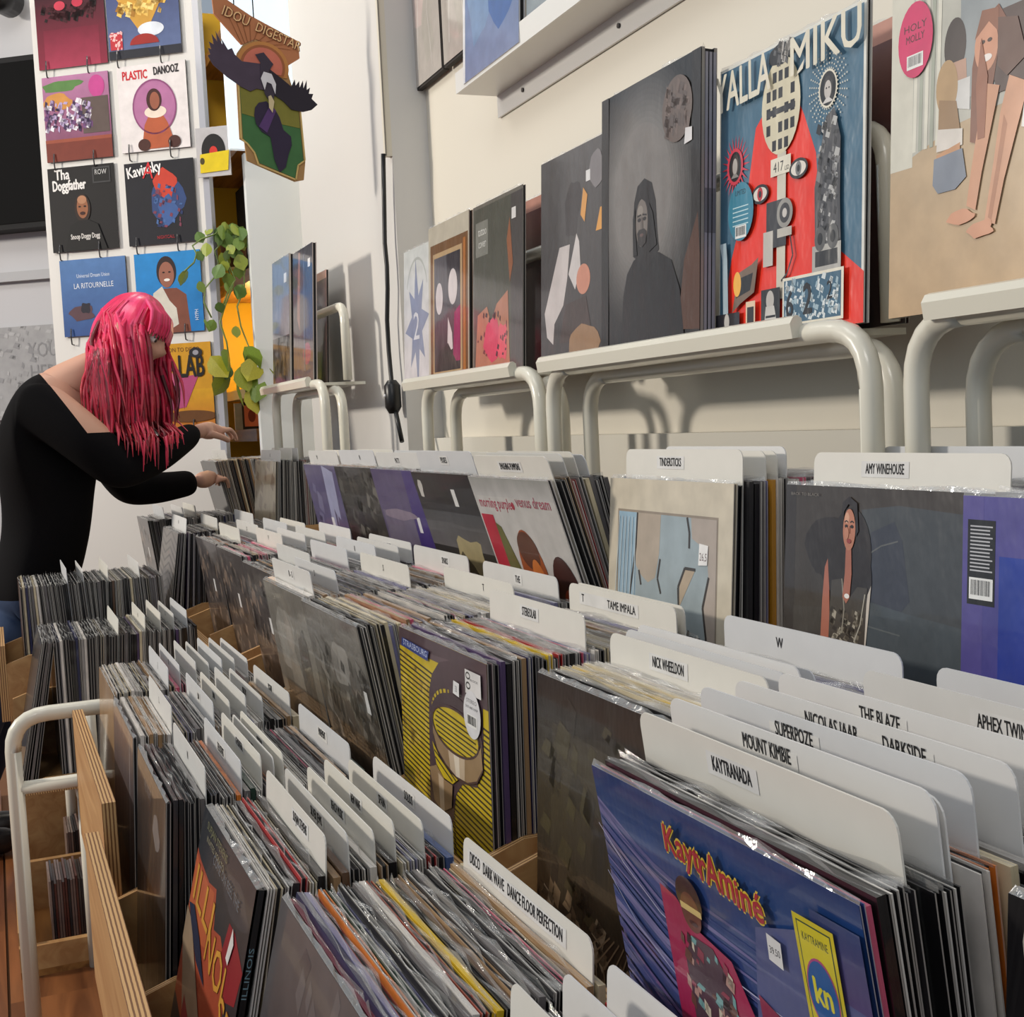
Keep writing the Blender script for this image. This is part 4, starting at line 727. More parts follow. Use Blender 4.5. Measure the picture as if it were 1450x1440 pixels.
def a_yalla(A):
    B = (72, 110, 134); R = (238, 50, 30); K = (24, 24, 28); Wt = (230, 224, 206)
    A.rect(0, 0, 1, 1, (222, 222, 214)); A.rect(.008, .01, .985, .99, B)
    A.poly([(.0, .0), (.10, .30), (.22, .52), (.28, .74), (.40, .82), (.56, .80), (.62, .72), (.70, .58), (.74, .30), (.86, .24), (1, .16), (1, 0)], R)
    for i in range(24):
        a = i*math.pi/12; A.poly([(.13+.05*math.cos(a-.12), .63+.05*math.sin(a-.12)), (.13+.11*math.cos(a), .63+.115*math.sin(a)), (.13+.05*math.cos(a+.12), .63+.05*math.sin(a+.12))], (214, 60, 80))
    A.ell(.13, .63, .062, .066, (214, 60, 80)); A.ell(.13, .63, .048, .054, K); A.ell(.13, .632, .03, .042, (60, 52, 50)); A.ell(.13, .63, .019, .030, (186, 180, 174)); A.poly([(.10, .59), (.12, .605), (.14, .605), (.16, .59)], (150, 146, 142))
    for rr in range(5):
        for i in range(30):
            a = i*math.pi/15; R_ = .062+rr*.014; A.ell(.78+R_*1.0*math.cos(a), .77+R_*1.05*math.sin(a), .0036, .0036, Wt, n=4); A.l -= A.st
    A.l += A.st; A.ell(.78, .77, .058, .062, Wt); A.ell(.78, .77, .05, .055, K); A.ell(.78, .772, .03, .038, (54, 50, 50)); A.ell(.78, .766, .022, .030, (198, 192, 186)); A.poly([(.745, .725), (.77, .74), (.79, .74), (.815, .725)], (214, 210, 206)); A.ell(.772, .772, .004, .003, K); A.ell(.788, .772, .004, .003, K)
    # globe microphone on a pole
    A.rect(.45, .12, .51, .62, (206, 200, 184)); A.ell(.47, .78, .135, .165, (214, 206, 178))
    for i in range(6):
        for j in range(5):
            u = .37+i*.042; v = .90-j*.058
            if ((u+.015-.47)/.125)**2+((v-.02-.78)/.155)**2 < .95 and (i+j) % 4: A.rect(u, v-.036, u+.028, v, (34, 34, 38)); A.l -= A.st
    A.l += A.st; A.rect(.37, .755, .57, .775, (50, 50, 54)); A.blob(.47, .955, .08, .04, K, 4); A.speck(.42, .92, .54, .99, 20, .018, [(90, 90, 92), (180, 176, 170)], 2); A.poly([(.56, .85), (.62, .87), (.63, .90), (.6, .88)], Wt)
    A.rect(.405, .545, .545, .605, Wt); A.text('417', .46, .557, .034, K, width=.07); A.text('LSD', .52, .555, .015, K)
    for (u, v, c) in ((.33, .50, (190, 40, 50)), (.60, .545, (120, 120, 120))): A.ell(u, v, .062, .034, (26, 24, 28)); A.ell(u, v, .05, .024, (222, 216, 206)); A.ell(u, v, .02, .024, c); A.ell(u, v, .01, .012, K)
    A.rect(.38, .30, .52, .46, (54, 54, 58)); A.ell(.51, .41, .055, .05, (150, 148, 142)); A.ell(.51, .41, .036, .034, (60, 60, 62)); A.ell(.51, .41, .016, .016, (200, 196, 190)); A.rect(.46, .33, .56, .36, (190, 186, 176)); A.rect(.36, .24, .43, .36, (196, 192, 184)); A.line([(.55, .33), (.57, .26), (.53, .20), (.49, .18)], .008, (40, 40, 42))
    A.poly([(.72, .20), (.71, .46), (.74, .56), (.78, .68), (.83, .70), (.87, .60), (.87, .40), (.88, .24)], (70, 70, 74)); A.speck(.73, .24, .86, .66, 90, .016, [(180, 180, 178), (120, 120, 122), (40, 40, 44)], 8); A.rect(.70, .16, .88, .27, (176, 174, 168)); A.rect(.72, .20, .86, .25, (44, 44, 46)); A.ell(.75, .29, .035, .04, (90, 90, 90)); A.ell(.83, .29, .035, .04, (90, 90, 90)); A.ell(.75, .29, .016, .02, K); A.ell(.83, .29, .016, .02, K)
    A.ell(.19, .46, .098, .105, (54, 130, 156)); A.text('LIMITED', .19, .52, .018, K)
    for i in range(5): A.rect(.13, .475-i*.016, .25, .479-i*.016, (190, 220, 226)); A.l -= A.st
    A.l += A.st; barcode(A, .15, .365, .235, .41, 6)
    A.poly([(.13, .10), (.18, .24), (.28, .26), (.33, .28), (.30, .16), (.2, .13)], (120, 100, 84)); A.poly([(.16, .15), (.19, .22), (.29, .23), (.27, .17)], K); A.ell(.17, .2, .03, .045, (240, 180, 70)); A.poly([(.06, .10), (.05, .3), (.03, .36), (.08, .36), (.09, .3), (.10, .1)], (170, 190, 200))
    A.rect(.0, .02, .19, .10, (44, 42, 48)); A.ell(.09, .07, .02, .03, (200, 196, 190)); A.rect(.24, .03, .31, .13, (226, 200, 170)); A.rect(.25, .04, .30, .11, (40, 36, 36)); A.rect(.355, .04, .49, .16, K); A.ell(.42, .12, .028, .034, (190, 186, 180)); A.poly([(.38, .04), (.39, .10), (.45, .10), (.47, .04)], (200, 198, 192)); A.rect(.39, .06, .46, .068, K)
    A.rect(.51, .02, .905, .185, Wt); A.rect(.52, .03, .89, .175, (60, 98, 122)); A.speck(.53, .035, .88, .17, 110, .012, [(214, 222, 224), (160, 184, 196)], 5); A.text('6', .56, .05, .09, K, bold=.002); A.text('2', .68, .055, .1, K, bold=.003); A.text('2', .82, .09, .06, K)
    A.text('YALLA', .205, .845, .135, (226, 220, 200), width=.41, bold=.0025, rot=2); A.text('MIKU', .775, .862, .125, (226, 220, 200), width=.44, bold=.0025, rot=1)
def a_portrait(A):
    A.rect(0, 0, 1, 1, (30, 29, 30))
    for i in range(14):
        t = i/13; c = int(34+92*t**.8); A.ell(.44, .58, .56-.26*t, .52-.26*t, (c, int(c*.975), int(c*.95)), n=40)
    A.grad(.0, 0, .08, 1, (22, 21, 22), (54, 52, 50)); A.rect(.92, 0, 1, 1, (40, 35, 32)); A.poly([(.80, .06), (.86, .3), (.98, .45), (1, .3), (1, .05)], (84, 54, 38))
    A.poly([(.22, .0), (.25, .22), (.29, .30), (.36, .345), (.44, .36), (.62, .35), (.74, .31), (.82, .2), (.87, 0)], (25, 23, 24))
    A.poly([(.355, .36), (.35, .46), (.365, .56), (.40, .615), (.47, .635), (.545, .61), (.585, .54), (.60, .44), (.62, .36), (.5, .30)], (33, 30, 30)); A.ell(.445, .475, .062, .088, (120, 112, 106)); A.poly([(.38, .55), (.40, .60), (.50, .60), (.53, .52), (.50, .54), (.44, .565)], (34, 30, 30)); A.ell(.43, .52, .03, .02, (146, 138, 130))
    A.ell(.42, .488, .018, .007, (40, 36, 36)); A.ell(.475, .488, .016, .007, (40, 36, 36)); A.line([(.40, .503), (.44, .505)], .006, (44, 40, 38)); A.line([(.455, .505), (.495, .5)], .006, (44, 40, 38)); A.poly([(.44, .495), (.455, .495), (.46, .452), (.435, .452)], (100, 92, 88)); A.poly([(.40, .44), (.42, .452), (.47, .452), (.495, .44), (.49, .40), (.45, .385), (.41, .40)], (50, 45, 43)); A.ell(.447, .43, .02, .006, (96, 74, 70)); A.poly([(.36, .36), (.355, .5), (.375, .54), (.385, .44), (.40, .36)], (28, 26, 26)); A.poly([(.52, .54), (.56, .5), (.60, .38), (.52, .36), (.505, .44)], (28, 26, 26))
    A.ell(.79, .83, .14, .115, (108, 94, 86)); A.speck(.69, .75, .89, .91, 40, .025, [(118, 102, 94), (98, 86, 80)], 4); A.poly([(.86, .695), (.93, .70), (.93, .745), (.87, .75)], (222, 220, 220))
def a_bw(A):
    A.grad(0, 0, 1, 1, (52, 48, 48), (92, 90, 90)); A.blob(.5, .72, .12, .14, (66, 62, 62), 2); A.poly([(.1, .14), (.06, .26), (.3, .56), (.46, .56), (.42, .4), (.36, .28), (.22, .2), (.2, .1)], (200, 192, 190)); A.poly([(.44, .42), (.56, .6), (.6, .56), (.62, .44), (.54, .34)], (206, 200, 198)); A.ell(.66, .38, .1, .07, (206, 140, 116)); A.poly([(.3, .1), (.4, .28), (.7, .3), (.8, .1)], (64, 52, 48)); A.blob(.66, .08, .2, .1, (150, 116, 84), 4); A.poly([(.62, .68), (.66, .80), (.72, .76), (.68, .64)], (220, 160, 90)); A.poly([(.84, .58), (.9, .68), (.98, .68), (.92, .58)], (222, 160, 80)); A.blob(.85, .86, .1, .08, (130, 126, 128), 3); A.poly([(.7, .82), (.76, .82), (.76, .87), (.7, .87)], (226, 226, 226))
def a_framed(A):
    A.rect(0, 0, 1, 1, (196, 188, 170)); A.rect(.05, .02, .98, .88, (120, 84, 50)); A.rect(.12, .05, .84, .82, (190, 160, 120)); A.grad(.15, .07, .80, .79, (60, 56, 58), (92, 88, 94)); A.poly([(.46, .79), (.5, .6), (.62, .5), (.8, .6), (.8, .79)], (52, 46, 52)); A.ell(.28, .53, .09, .10, (214, 204, 206)); A.ell(.62, .58, .11, .11, (218, 208, 208)); A.poly([(.48, .18), (.5, .4), (.6, .3), (.62, .2)], (222, 212, 212)); A.poly([(.62, .12), (.66, .42), (.8, .46), (.8, .12)], (150, 40, 92)); A.poly([(.16, .07), (.3, .2), (.5, .24), (.7, .12), (.78, .07)], (52, 54, 52)); A.rect(.87, .04, .93, .85, (176, 110, 50))
def a_tattoo(A):
    A.rect(0, 0, 1, 1, (112, 108, 100)); A.rect(.02, .01, .78, .98, (84, 84, 74)); A.rect(.78, .01, 1, .98, (78, 74, 72)); A.rect(.06, .70, .32, .90, (130, 130, 122)); A.text('tattoo', .2, .82, .05, (220, 220, 214)); A.text('cover', .2, .75, .05, (220, 220, 214)); A.poly([(.04, .02), (.10, .36), (.3, .40), (.38, .30), (.5, .4), (.72, .46), (.76, .02)], (182, 122, 96)); A.poly([(.76, .5), (.70, .74), (.76, .86), (.82, .6)], (150, 96, 66)); A.blob(.42, .2, .17, .12, (214, 70, 100), 3); A.blob(.62, .18, .10, .12, (226, 90, 106), 6); A.speck(.1, .1, .7, .36, 24, .02, [(120, 60, 60), (60, 44, 50)], 3); A.rect(.8, .84, .88, .9, (228, 226, 224))
def a_star(A):
    A.grad(0, 0, 1, 1, (206, 200, 204), (202, 206, 204)); A.ring(.5, .62, .4, .30, .02, (176, 180, 176), a0=20, a1=160)
    P = []
    for i in range(16):
        a = math.pi/8*i+.1; r = (.5 if i % 4 == 0 else .42) if i % 2 == 0 else .22; P.append((.5+r*.9*math.cos(a), .45+r*.95*math.sin(a)))
    A.poly(P, (132, 140, 166)); A.text('2', .48, .34, .2, (214, 214, 220), width=.22)
def a_far1(A): A.grad(0, 0, 1, 1, (60, 60, 66), (150, 156, 168)); A.rect(0, 0, 1, .4, (66, 64, 70)); A.speck(0, .02, 1, .4, 50, .07, [(96, 94, 100), (44, 42, 46)], 2); A.grad(0, .4, 1, 1, (150, 150, 158), (130, 138, 152)); A.rect(.7, .8, .85, .87, (236, 236, 236))
def a_far2(A): A.grad(0, 0, 1, 1, (92, 72, 78), (52, 52, 66)); A.poly([(.2, .5), (.3, .98), (.4, .98), (.34, .4)], (150, 110, 104)); A.ell(.7, .22, .2, .08, (150, 60, 92)); A.rect(.55, .1, .62, .95, (84, 88, 110)); A.rect(.78, .84, .9, .9, (240, 240, 240))
def a_sky(A): A.grad(0, 0, 1, 1, (120, 134, 170), (64, 104, 160)); A.blob(.7, .6, .3, .4, (56, 96, 160), 3); A.blob(.3, .5, .2, .3, (110, 140, 180), 5); A.rect(.0, 0, .04, 1, (226, 228, 232))
def a_rose(A): A.grad(0, 0, 1, 1, (200, 170, 170), (176, 176, 180)); A.rect(0, 0, .4, 1, (140, 150, 156))
def a_bag(A):
    A.grad(0, 0, 1, 1, (186, 178, 170), (168, 160, 152)); A.blob(.4, .6, .3, .3, (198, 180, 174), 2); A.blob(.6, .3, .2, .2, (176, 170, 160), 5); A.line([(.2, .1), (.3, .5), (.26, .9)], .02, (214, 210, 204)); A.line([(.7, .05), (.6, .4), (.8, .8)], .015, (206, 200, 194))  # pale streaks are painted highlights of the bag's film
def a_girls(A):
    A.grad(0, 0, 1, 1, (186, 156, 118), (176, 160, 134)); A.poly([(0, .42), (.28, .50), (1, .56), (1, 1), (0, 1)], (182, 182, 172)); A.rect(.0, .42, .10, 1, (206, 204, 190))
    for i in range(5): A.poly([(.10+i*.025, .46), (.115+i*.025, .46), (.125+i*.025, 1), (.11+i*.025, 1)], (160, 166, 152) if i % 2 else (214, 212, 198))
    A.grad(.30, .56, 1, 1, (150, 156, 156), (132, 142, 150))
    A.tu = (.90, .0); A.tv = (.88, .0)
    # two sitting figures
    A.ell(.31, .81, .05, .085, (58, 46, 44)); A.poly([(.30, .62), (.30, .76), (.36, .76), (.37, .62)], (186, 148, 128)); A.poly([(.31, .62), (.315, .70), (.38, .70), (.38, .60)], (206, 206, 204)); A.ell(.275, .69, .05, .085, (178, 146, 104)); A.poly([(.235, .50), (.24, .66), (.32, .64), (.34, .54), (.32, .48)], (150, 118, 82)); A.poly([(.23, .50), (.235, .57), (.35, .55), (.35, .50)], (212, 206, 198)); A.poly([(.23, .49), (.34, .51), (.34, .47), (.24, .46)], (190, 140, 100)); A.poly([(.215, .40), (.22, .48), (.35, .49), (.37, .40), (.32, .37), (.24, .37)], (116, 126, 142))
    # crawling figure in front
    A.poly([(.44, .78), (.50, .86), (.66, .86), (.86, .74), (1, .7), (1, .5), (.82, .52), (.64, .62), (.5, .62)], (70, 48, 46)); A.poly([(.60, .50), (.62, .64), (.8, .68), (1, .66), (1, .34), (.86, .36), (.84, .44), (.72, .46)], (222, 220, 216)); A.speck(.64, .42, .98, .64, 44, .025, [(60, 56, 58), (176, 40, 60), (90, 84, 84)], 6)
    A.poly([(.385, .5), (.39, .72), (.42, .84), (.50, .88), (.54, .82), (.5, .74), (.47, .6), (.44, .48)], (122, 72, 52)); A.ell(.45, .77, .05, .075, (206, 146, 116)); A.poly([(.40, .80), (.43, .88), (.50, .87), (.5, .80), (.46, .84)], (136, 84, 60)); A.ell(.435, .785, .01, .006, (60, 36, 30)); A.ell(.465, .785, .01, .006, (60, 36, 30)); A.ell(.452, .735, .024, .011, (240, 232, 226))
    A.poly([(.375, .31), (.395, .42), (.42, .54), (.45, .66), (.51, .64), (.475, .52), (.44, .40), (.415, .29)], (198, 144, 112)); A.poly([(.455, .25), (.49, .42), (.515, .56), (.55, .66), (.63, .62), (.585, .5), (.535, .36), (.50, .235)], (206, 152, 120)); A.poly([(.47, .26), (.505, .42), (.53, .55), (.545, .52), (.515, .38), (.485, .25)], (178, 124, 94)); A.poly([(.5, .84), (.58, .82), (.62, .70), (.54, .66), (.5, .7)], (92, 60, 50)); A.poly([(.42, .5), (.41, .66), (.43, .80), (.46, .68), (.45, .5)], (146, 88, 62)); A.blob(.35, .28, .055, .022, (202, 144, 112), 3); A.blob(.44, .23, .06, .024, (206, 148, 116), 5)
    A.ell(.125, .88, .085, .12, (206, 26, 96)); A.text('HOLY', .125, .91, .024, (60, 10, 30), width=.11); A.text('MOLLY', .125, .875, .024, (60, 10, 30), width=.09); barcode(A, .085, .79, .165, .835, 7)

# ------------------------------------------------------------------ what stands in each bin, front to back
F_ = lambda x, ln, label, art, **k: ('f', x, ln, dict(label=label, art=art, **k))
D_ = lambda x, ln=0, t=None, **k: ('d', x, ln, dict(t=t, **k))
R_ = lambda x, ln=0: ('r', x, ln)
w1 = "front tier's {} bin from the right"; w2 = "middle tier's {} bin from the right"; w3 = "wall tier's {} bin from the right"
SEQA = ['crimson', 'navy', 'lavender', 'rust', 'orange', 'green', 'lavender', 'black', 'charcoal', 'grey', 'white', 'rust', 'yellow', 'yellow', 'black', 'brown', 'tan', 'charcoal', 'grey', 'black', 'charcoal', 'black', 'pink', 'cream', 'tan', 'cream']
binfill('front', .535, w1.format('first'), [R_(.26, -6), D_(.318, -4), D_(.360, -3), R_(.37, -3), D_(.398, -3), R_(.412, 0)], 'mix')
binfill('front', .868, w1.format('second'), [F_(.226, -14, 'dark grey cover at the bottom, left of the coloured sleeves', a_greyc, base=(60, 58, 62)), R_(.234, -14), D_(.404, -3, 'DISCO   DARK WAVE   DANCE FLOOR PERFECTION', cx=.44, tw=.74, th=.011, label='white divider card lettered for disco and dark wave'), R_(.415, -2)], 'mix', SEQA, pitch=.0066)
binfill('front', 1.214, w1.format('third'), [F_(.208, -13, 'dark cover with flame-coloured lettering inside the striped rail', a_flame, t=.010, base=(40, 44, 50), spine='flame'), R_(.219, -12), D_(.278, -3, 'SUFJAN STEVENS', cx=.62, label='long white card directly behind the flame-lettered cover'), R_(.284, -1), D_(.302, 0, 'SILVER JEWS', cx=.55), D_(.330, 0, 'BEACH MUSIC', cx=.5), D_(.352, 0, 'NEW WAVE', cx=.5), D_(.382, 0, 'SPAIN', cx=.5), D_(.412, -1, 'SOLIDS', cx=.5), R_(.420, 0)], 'mix', ['white', 'cream', 'black', 'charcoal', 'red', 'cream', 'black', 'tan', 'brown', 'charcoal'], pitch=.0075)
binfill('front', 1.562, w1.format('fourth'), [F_(.166, -4, 'dark glossy cover standing behind the striped rail', a_c1, base=(40, 36, 36), mat='wrap'), R_(.175, -4), D_(.214, -2, 'N', cx=.5), R_(.22, -2), D_(.258, -2, 'THE NOTWIST', cx=.5), D_(.284, -1, 'OF MONTREAL', cx=.5), D_(.300, -1, 'OH SEES', cx=.5), D_(.312, 0, 'OKKERVIL', cx=.5), R_(.32, 0), D_(.398, 0, 'PAVEMENT', cx=.5), R_(.418, 0)], 'mix')
binfill('front', 1.935, w1.format('fifth'), [F_(.165, -3, 'greyish brown cover nearest the tube bend', a_c0, base=(110, 104, 106), mat='wrap'), R_(.176, -3), D_(.222, -2, 'L', cx=.5), D_(.285, 0, 'LOW', cx=.5), D_(.31, 0, 'LUNA', cx=.5), D_(.335, 0), D_(.36, 0, 'MERCURY', cx=.5), D_(.402, 0, 'MOGWAI', cx=.5), R_(.418, 0)], 'light')
binfill('front', 2.292, w1.format('sixth'), [R_(.168, -3), D_(.262, -2, 'J', cx=.5), D_(.283, 0, 'K'), D_(.312, 0), D_(.335, 0), D_(.358, 0), D_(.380, 0), D_(.403, 0), R_(.419, 0)], 'light')
binfill('front', 3.0, w1.format('seventh'), [R_(.075, -12), R_(.105, -10), ('gap', .1, 0), R_(.135, 0), D_(.24, -4), D_(.30, -2, 'H'), D_(.335, -2), D_(.365, -1, 'G'), D_(.395, 0), R_(.418, 0)], 'dark')
binfill('front', 3.44, w1.format('eighth'), [R_(.045, 0), R_(.11, 4), D_(.16, 3), D_(.20, 4), D_(.26, -2), D_(.34, 3), R_(.40, 2)], 'dark', zt=-.36)
# middle tier
binfill('mid', .19, w2.format('first'), [F_(.474, -3, 'black cover with cream and coloured dots at the right edge', a_dots, base=(26, 24, 26)), R_(.482, -3), D_(.60, -2), R_(.735, 0)], 'dark')
binfill('mid', .528, w2.format('second'), [F_(.397, 9, 'blue cover with yellow cartoon lettering and streaked sky', a_vag, t=.0035, base=(40, 60, 120), mat='wrap'), R_(.401, 9), D_(.438, 7, 'KAYTRANADA', cx=.43, label='white divider card standing behind the blue cartoon-lettered cover'), R_(.443, 7), D_(.464, 6, 'MOUNT KIMBIE', cx=.44, up=.009, tv=.014), D_(.472, 6, up=.006), R_(.476, 6), D_(.493, 5, 'SUPERPOZE', cx=.42, up=.010, tv=.012), R_(.497, 5), D_(.523, 5, 'NICOLAS JAAR          DARKSIDE', cx=.53, tw=.43, up=.016, tv=.012), R_(.528, 5), D_(.560, 4, 'THE BLAZE', cx=.42, up=.017, tv=.010), R_(.565, 4), D_(.640, 3, 'APHEX TWIN', cx=.52, up=.006), R_(.645, 3), D_(.716, 2, 'LCD SOUNDSYSTEM', cx=.56, tw=.34, up=.004), R_(.738, 1)], 'mix', ['pink', 'black', 'black', 'black', 'charcoal', 'black', 'black', 'black', 'white', 'orange', 'cream', 'black', 'light grey', 'light grey', 'white', 'black', 'black', 'white', 'black', 'grey', 'black', 'black'])
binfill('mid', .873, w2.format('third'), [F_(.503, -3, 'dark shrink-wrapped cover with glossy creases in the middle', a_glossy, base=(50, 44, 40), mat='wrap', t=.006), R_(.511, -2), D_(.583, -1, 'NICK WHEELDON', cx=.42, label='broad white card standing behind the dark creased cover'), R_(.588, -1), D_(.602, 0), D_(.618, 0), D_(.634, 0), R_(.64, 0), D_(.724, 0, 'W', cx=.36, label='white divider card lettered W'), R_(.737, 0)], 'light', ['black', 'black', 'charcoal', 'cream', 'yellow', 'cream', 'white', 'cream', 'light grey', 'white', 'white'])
binfill('mid', 1.257, w2.format('fourth'), [F_(.474, -1, 'yellow cover with black stripes and coiled plum figure', a_yellow, t=.007, base=(90, 70, 78)), R_(.483, -1), D_(.598, -1, 'STEREOLAB', cx=.46, label='white card behind the yellow striped cover'), R_(.603, -1), D_(.715, 0, 'T                    TAME IMPALA', cx=.40, tw=.52, label='white divider card lettered T, below the torn-paper cover'), D_(.728, 0, 'TAME IMPALA', cx=.62), R_(.738, 0)], 'light', ['black', 'purple', 'black', 'charcoal', 'black', 'tan', 'navy', 'charcoal', 'grey', 'black', 'yellow', 'charcoal', 'red', 'grey', 'black', 'grey', 'pink', 'lavender'])
binfill('mid', 1.60, w2.format('fifth'), [F_(.424, 10, 'misty black and white cover with pale swirls', a_mist, base=(60, 58, 56), mat='wrap'), R_(.432, 10), D_(.655, 3, 'T', cx=.6), R_(.66, 3), D_(.722, 2, 'THE', cx=.5), R_(.736, 1)], 'light')
binfill('mid', 1.935, w2.format('sixth'), [F_(.432, 8, 'pale grey cover with faint standing figures', a_pale, base=(120, 116, 110), mat='wrap'), R_(.44, 8), D_(.452, 7, 'R - S', cx=.5), R_(.457, 7), D_(.492, 6, 'S'), R_(.50, 6), D_(.612, 3, 'S'), R_(.62, 3), D_(.715, 2, 'SPARKS', cx=.6), R_(.736, 1)], 'light')
binfill('mid', 2.275, w2.format('seventh'), [F_(.458, 8, 'dim grey-brown cover in the middle tier below the tilted purple cover', a_dk_b, base=(60, 54, 54)), R_(.466, 8), D_(.53, 5), R_(.54, 5), D_(.60, 4), D_(.655, 3, 'R'), R_(.66, 3), D_(.70, 2), D_(.725, 1, 'SCOTT'), R_(.737, 1)], 'light')
binfill('mid', 2.70, w2.format('eighth'), [F_(.475, 8, 'dark mottled cover halfway down the middle tier', a_dk_b, base=(50, 46, 46)), R_(.483, 8), D_(.57, 5, 'P'), R_(.575, 5), D_(.62, 4), D_(.665, 3), D_(.722, 2), R_(.736, 1)], 'light')
binfill('mid', 3.045, w2.format('ninth'), [F_(.478, 7, 'brown cover next to the far divider cards', a_dk_b, base=(70, 60, 56)), R_(.486, 7), D_(.54, 4), D_(.585, 3, 'O'), R_(.60, 3), D_(.655, 2), D_(.70, 1), R_(.735, 1)], 'mix')
binfill('mid', 3.50, w2.format('tenth'), [F_(.452, -9, 'wavy patterned grey sleeve leaning left in the far middle tier', a_pattern, base=(90, 86, 82)), R_(.461, -8), D_(.475, -6, 'N'), R_(.48, -5), D_(.56, 0), R_(.565, 0), D_(.66, 2), R_(.734, 3)], 'dark')
binfill('mid', 4.15, w2.format('eleventh'), [F_(.445, 7, 'dark cover at the far end of the middle tier', a_dk_b, base=(60, 58, 58)), R_(.45, 7), D_(.50, 6), R_(.505, 6), D_(.56, 5), D_(.60, 4), R_(.72, 4)], 'dark')
# wall tier
binfill('wall', .545, w3.format('first'), [F_(.788, -3, 'plain royal blue cover with black barcode sticker', a_blue, dy=.022, base=(50, 50, 130), mat='wrap'), R_(.797, -3), D_(.90, -2), R_(1.0, 0)], 'dark')
binfill('wall', .870, w3.format('second'), [F_(.812, -4, 'dark cover with long-haired seated woman', a_seated, base=(40, 38, 38), mat='wrap'), R_(.820, -4), D_(.836, -4, 'AMY WINEHOUSE', cx=.41, label='white divider card behind the seated-woman cover'), R_(.841, -3), D_(.93, -1), R_(1.0, 0)], 'dark')
binfill('wall', 1.258, w3.format('third'), [F_(.790, -4, 'cream-bordered cover of torn pale blue paper', a_torn, t=.005, base=(206, 196, 176)), R_(.796, -4), D_(.806, -3, 'TINDERSTICKS', cx=.42, label='white divider card behind the torn-paper cover'), R_(.810, -3), D_(.838, -2), R_(.842, -2), D_(.856, -2), D_(.87, -2), R_(.995, 0)], 'mix', ['black', 'charcoal', 'black', 'grey', 'lavender', 'amber', 'white', 'light grey', 'white', 'navy', 'pink', 'black', 'grey', 'crimson', 'black'])
binfill('wall', 1.60, w3.format('fourth'), [F_(.706, 17, 'white cover with small red title and dark ovals', a_white_red, base=(206, 200, 196)), R_(.714, 17), D_(.72, 17, 'SMASHING PUMPKINS', cx=.5), R_(.725, 17), D_(.742, 16), D_(.760, 15), D_(.778, 14), R_(.80, 13)], 'wall')
binfill('wall', 1.95, w3.format('fifth'), [F_(.722, 16, 'black and grey cover left of the white ovals cover', a_dark1, base=(36, 34, 36)), R_(.730, 16), D_(.738, 15, 'PIXIES', cx=.5), R_(.745, 15), D_(.77, 14), R_(.81, 12)], 'wall')
binfill('wall', 2.268, w3.format('sixth'), [F_(.735, 13, 'purple cover with grey landscape, tilted forward', a_purple, base=(80, 66, 112)), R_(.743, 13), D_(.75, 12, 'PATTI', cx=.5), R_(.757, 12), D_(.79, 11), R_(.83, 10)], 'wall')
binfill('wall', 2.60, w3.format('seventh'), [F_(.742, 12, 'dark lace-patterned cover beyond the purple one', a_lace, base=(54, 52, 50)), R_(.750, 12), D_(.757, 11, 'N', cx=.6), R_(.762, 11), D_(.80, 9), R_(.85, 8)], 'wall')
binfill('wall', 2.93, w3.format('eighth'), [F_(.746, 11, 'slate violet cover beyond the lace-patterned one', a_violet, base=(84, 78, 116)), R_(.754, 11), D_(.762, 10, 'M', cx=.3), R_(.77, 10), D_(.80, 8), R_(.87, 6)], 'wall')
binfill('wall', 3.75, w3.format('ninth'), [F_(.780, -4, 'streaky beige cover far along the wall tier', a_beige, base=(170, 156, 128)), R_(.787, -4), D_(.795, -3, 'K', cx=.5), R_(.80, -3), D_(.83, -2), D_(.85, 0), R_(.97, 0)], 'wall', ['black', 'charcoal', 'black', 'grey', 'black', 'light grey', 'charcoal', 'black', 'grey', 'red', 'brown', 'grey', 'black', 'charcoal', 'black'])
binfill('wall', 4.30, w3.format('tenth'), [R_(.690, 13), D_(.735, 11, 'J', cx=.4), R_(.74, 11), R_(.92, 5)], 'wall', ['black', 'grey', 'cream', 'charcoal', 'tan', 'brown', 'cream', 'brown', 'black', 'tan', 'cream'])

def feature(x, y0, zt, ln, t, op, w_=W, h_=HH, cat='record'):
    T = Thing('record', op['label'], cat, (0, 0, 0)); place(T.o, x, y0, zt, ln, h_)
    if op.get('group'): T.o['group'] = op['group']
    b = op.get('base', (40, 40, 40)); m_ = MB(); m_.box(0, 0, 0, t*.2, w_, h_, b, 0, near=1); m_.box(t*.8, 0, 0, t, w_, h_, b, 0, near=1); m_.box(t*.2, .003, 0, t*.8, w_, h_-.001, (30, 28, 30), 2 if not op.get('spine') else 0)
    if op.get('spine'): m_.box(0, 0, 0, t, .002, h_, (16, 16, 18), 0)
    T.part('sleeve', m_, ['cover', 'edge', 'inner'], world=False)
    A = Art(w_, h_, org=(0, w_, 0)); op['art'](A); T.part('cover_print', A.mb, op.get('mat', 'print'), world=False)
    if op.get('spine'):
        A = Art(t, h_, org=(0, 0, 0), U=(1, 0, 0)); A.text('SUFJAN STEVENS', .72, .40, .5*t/h_, (206, 200, 190), width=9.5, rot=90); A.text('ILLINOIS', .72, .74, .5*t/h_, (120, 150, 160), width=5., rot=90); T.part('spine_lettering', A.mb, 'poster', world=False)
    if op.get('film', 1):
        m_ = MB(); k = 16; r = random.Random(int(x*1000))
        for i in range(k+1):
            y = w_*i/k; z = h_+.003+.003*r.random(); dx = r.uniform(0, t); m_.v += [(0, y, h_), (dx, y, z)]
        for i in range(k): m_.face((2*i, 2*i+1, 2*i+3, 2*i+2), (255,)*3)
        T.part('clear_sleeve', m_, 'film', world=False)
    return T
for x, y0, zt, ln, t, op in FEAT: feature(x, y0, zt, ln, t, op)
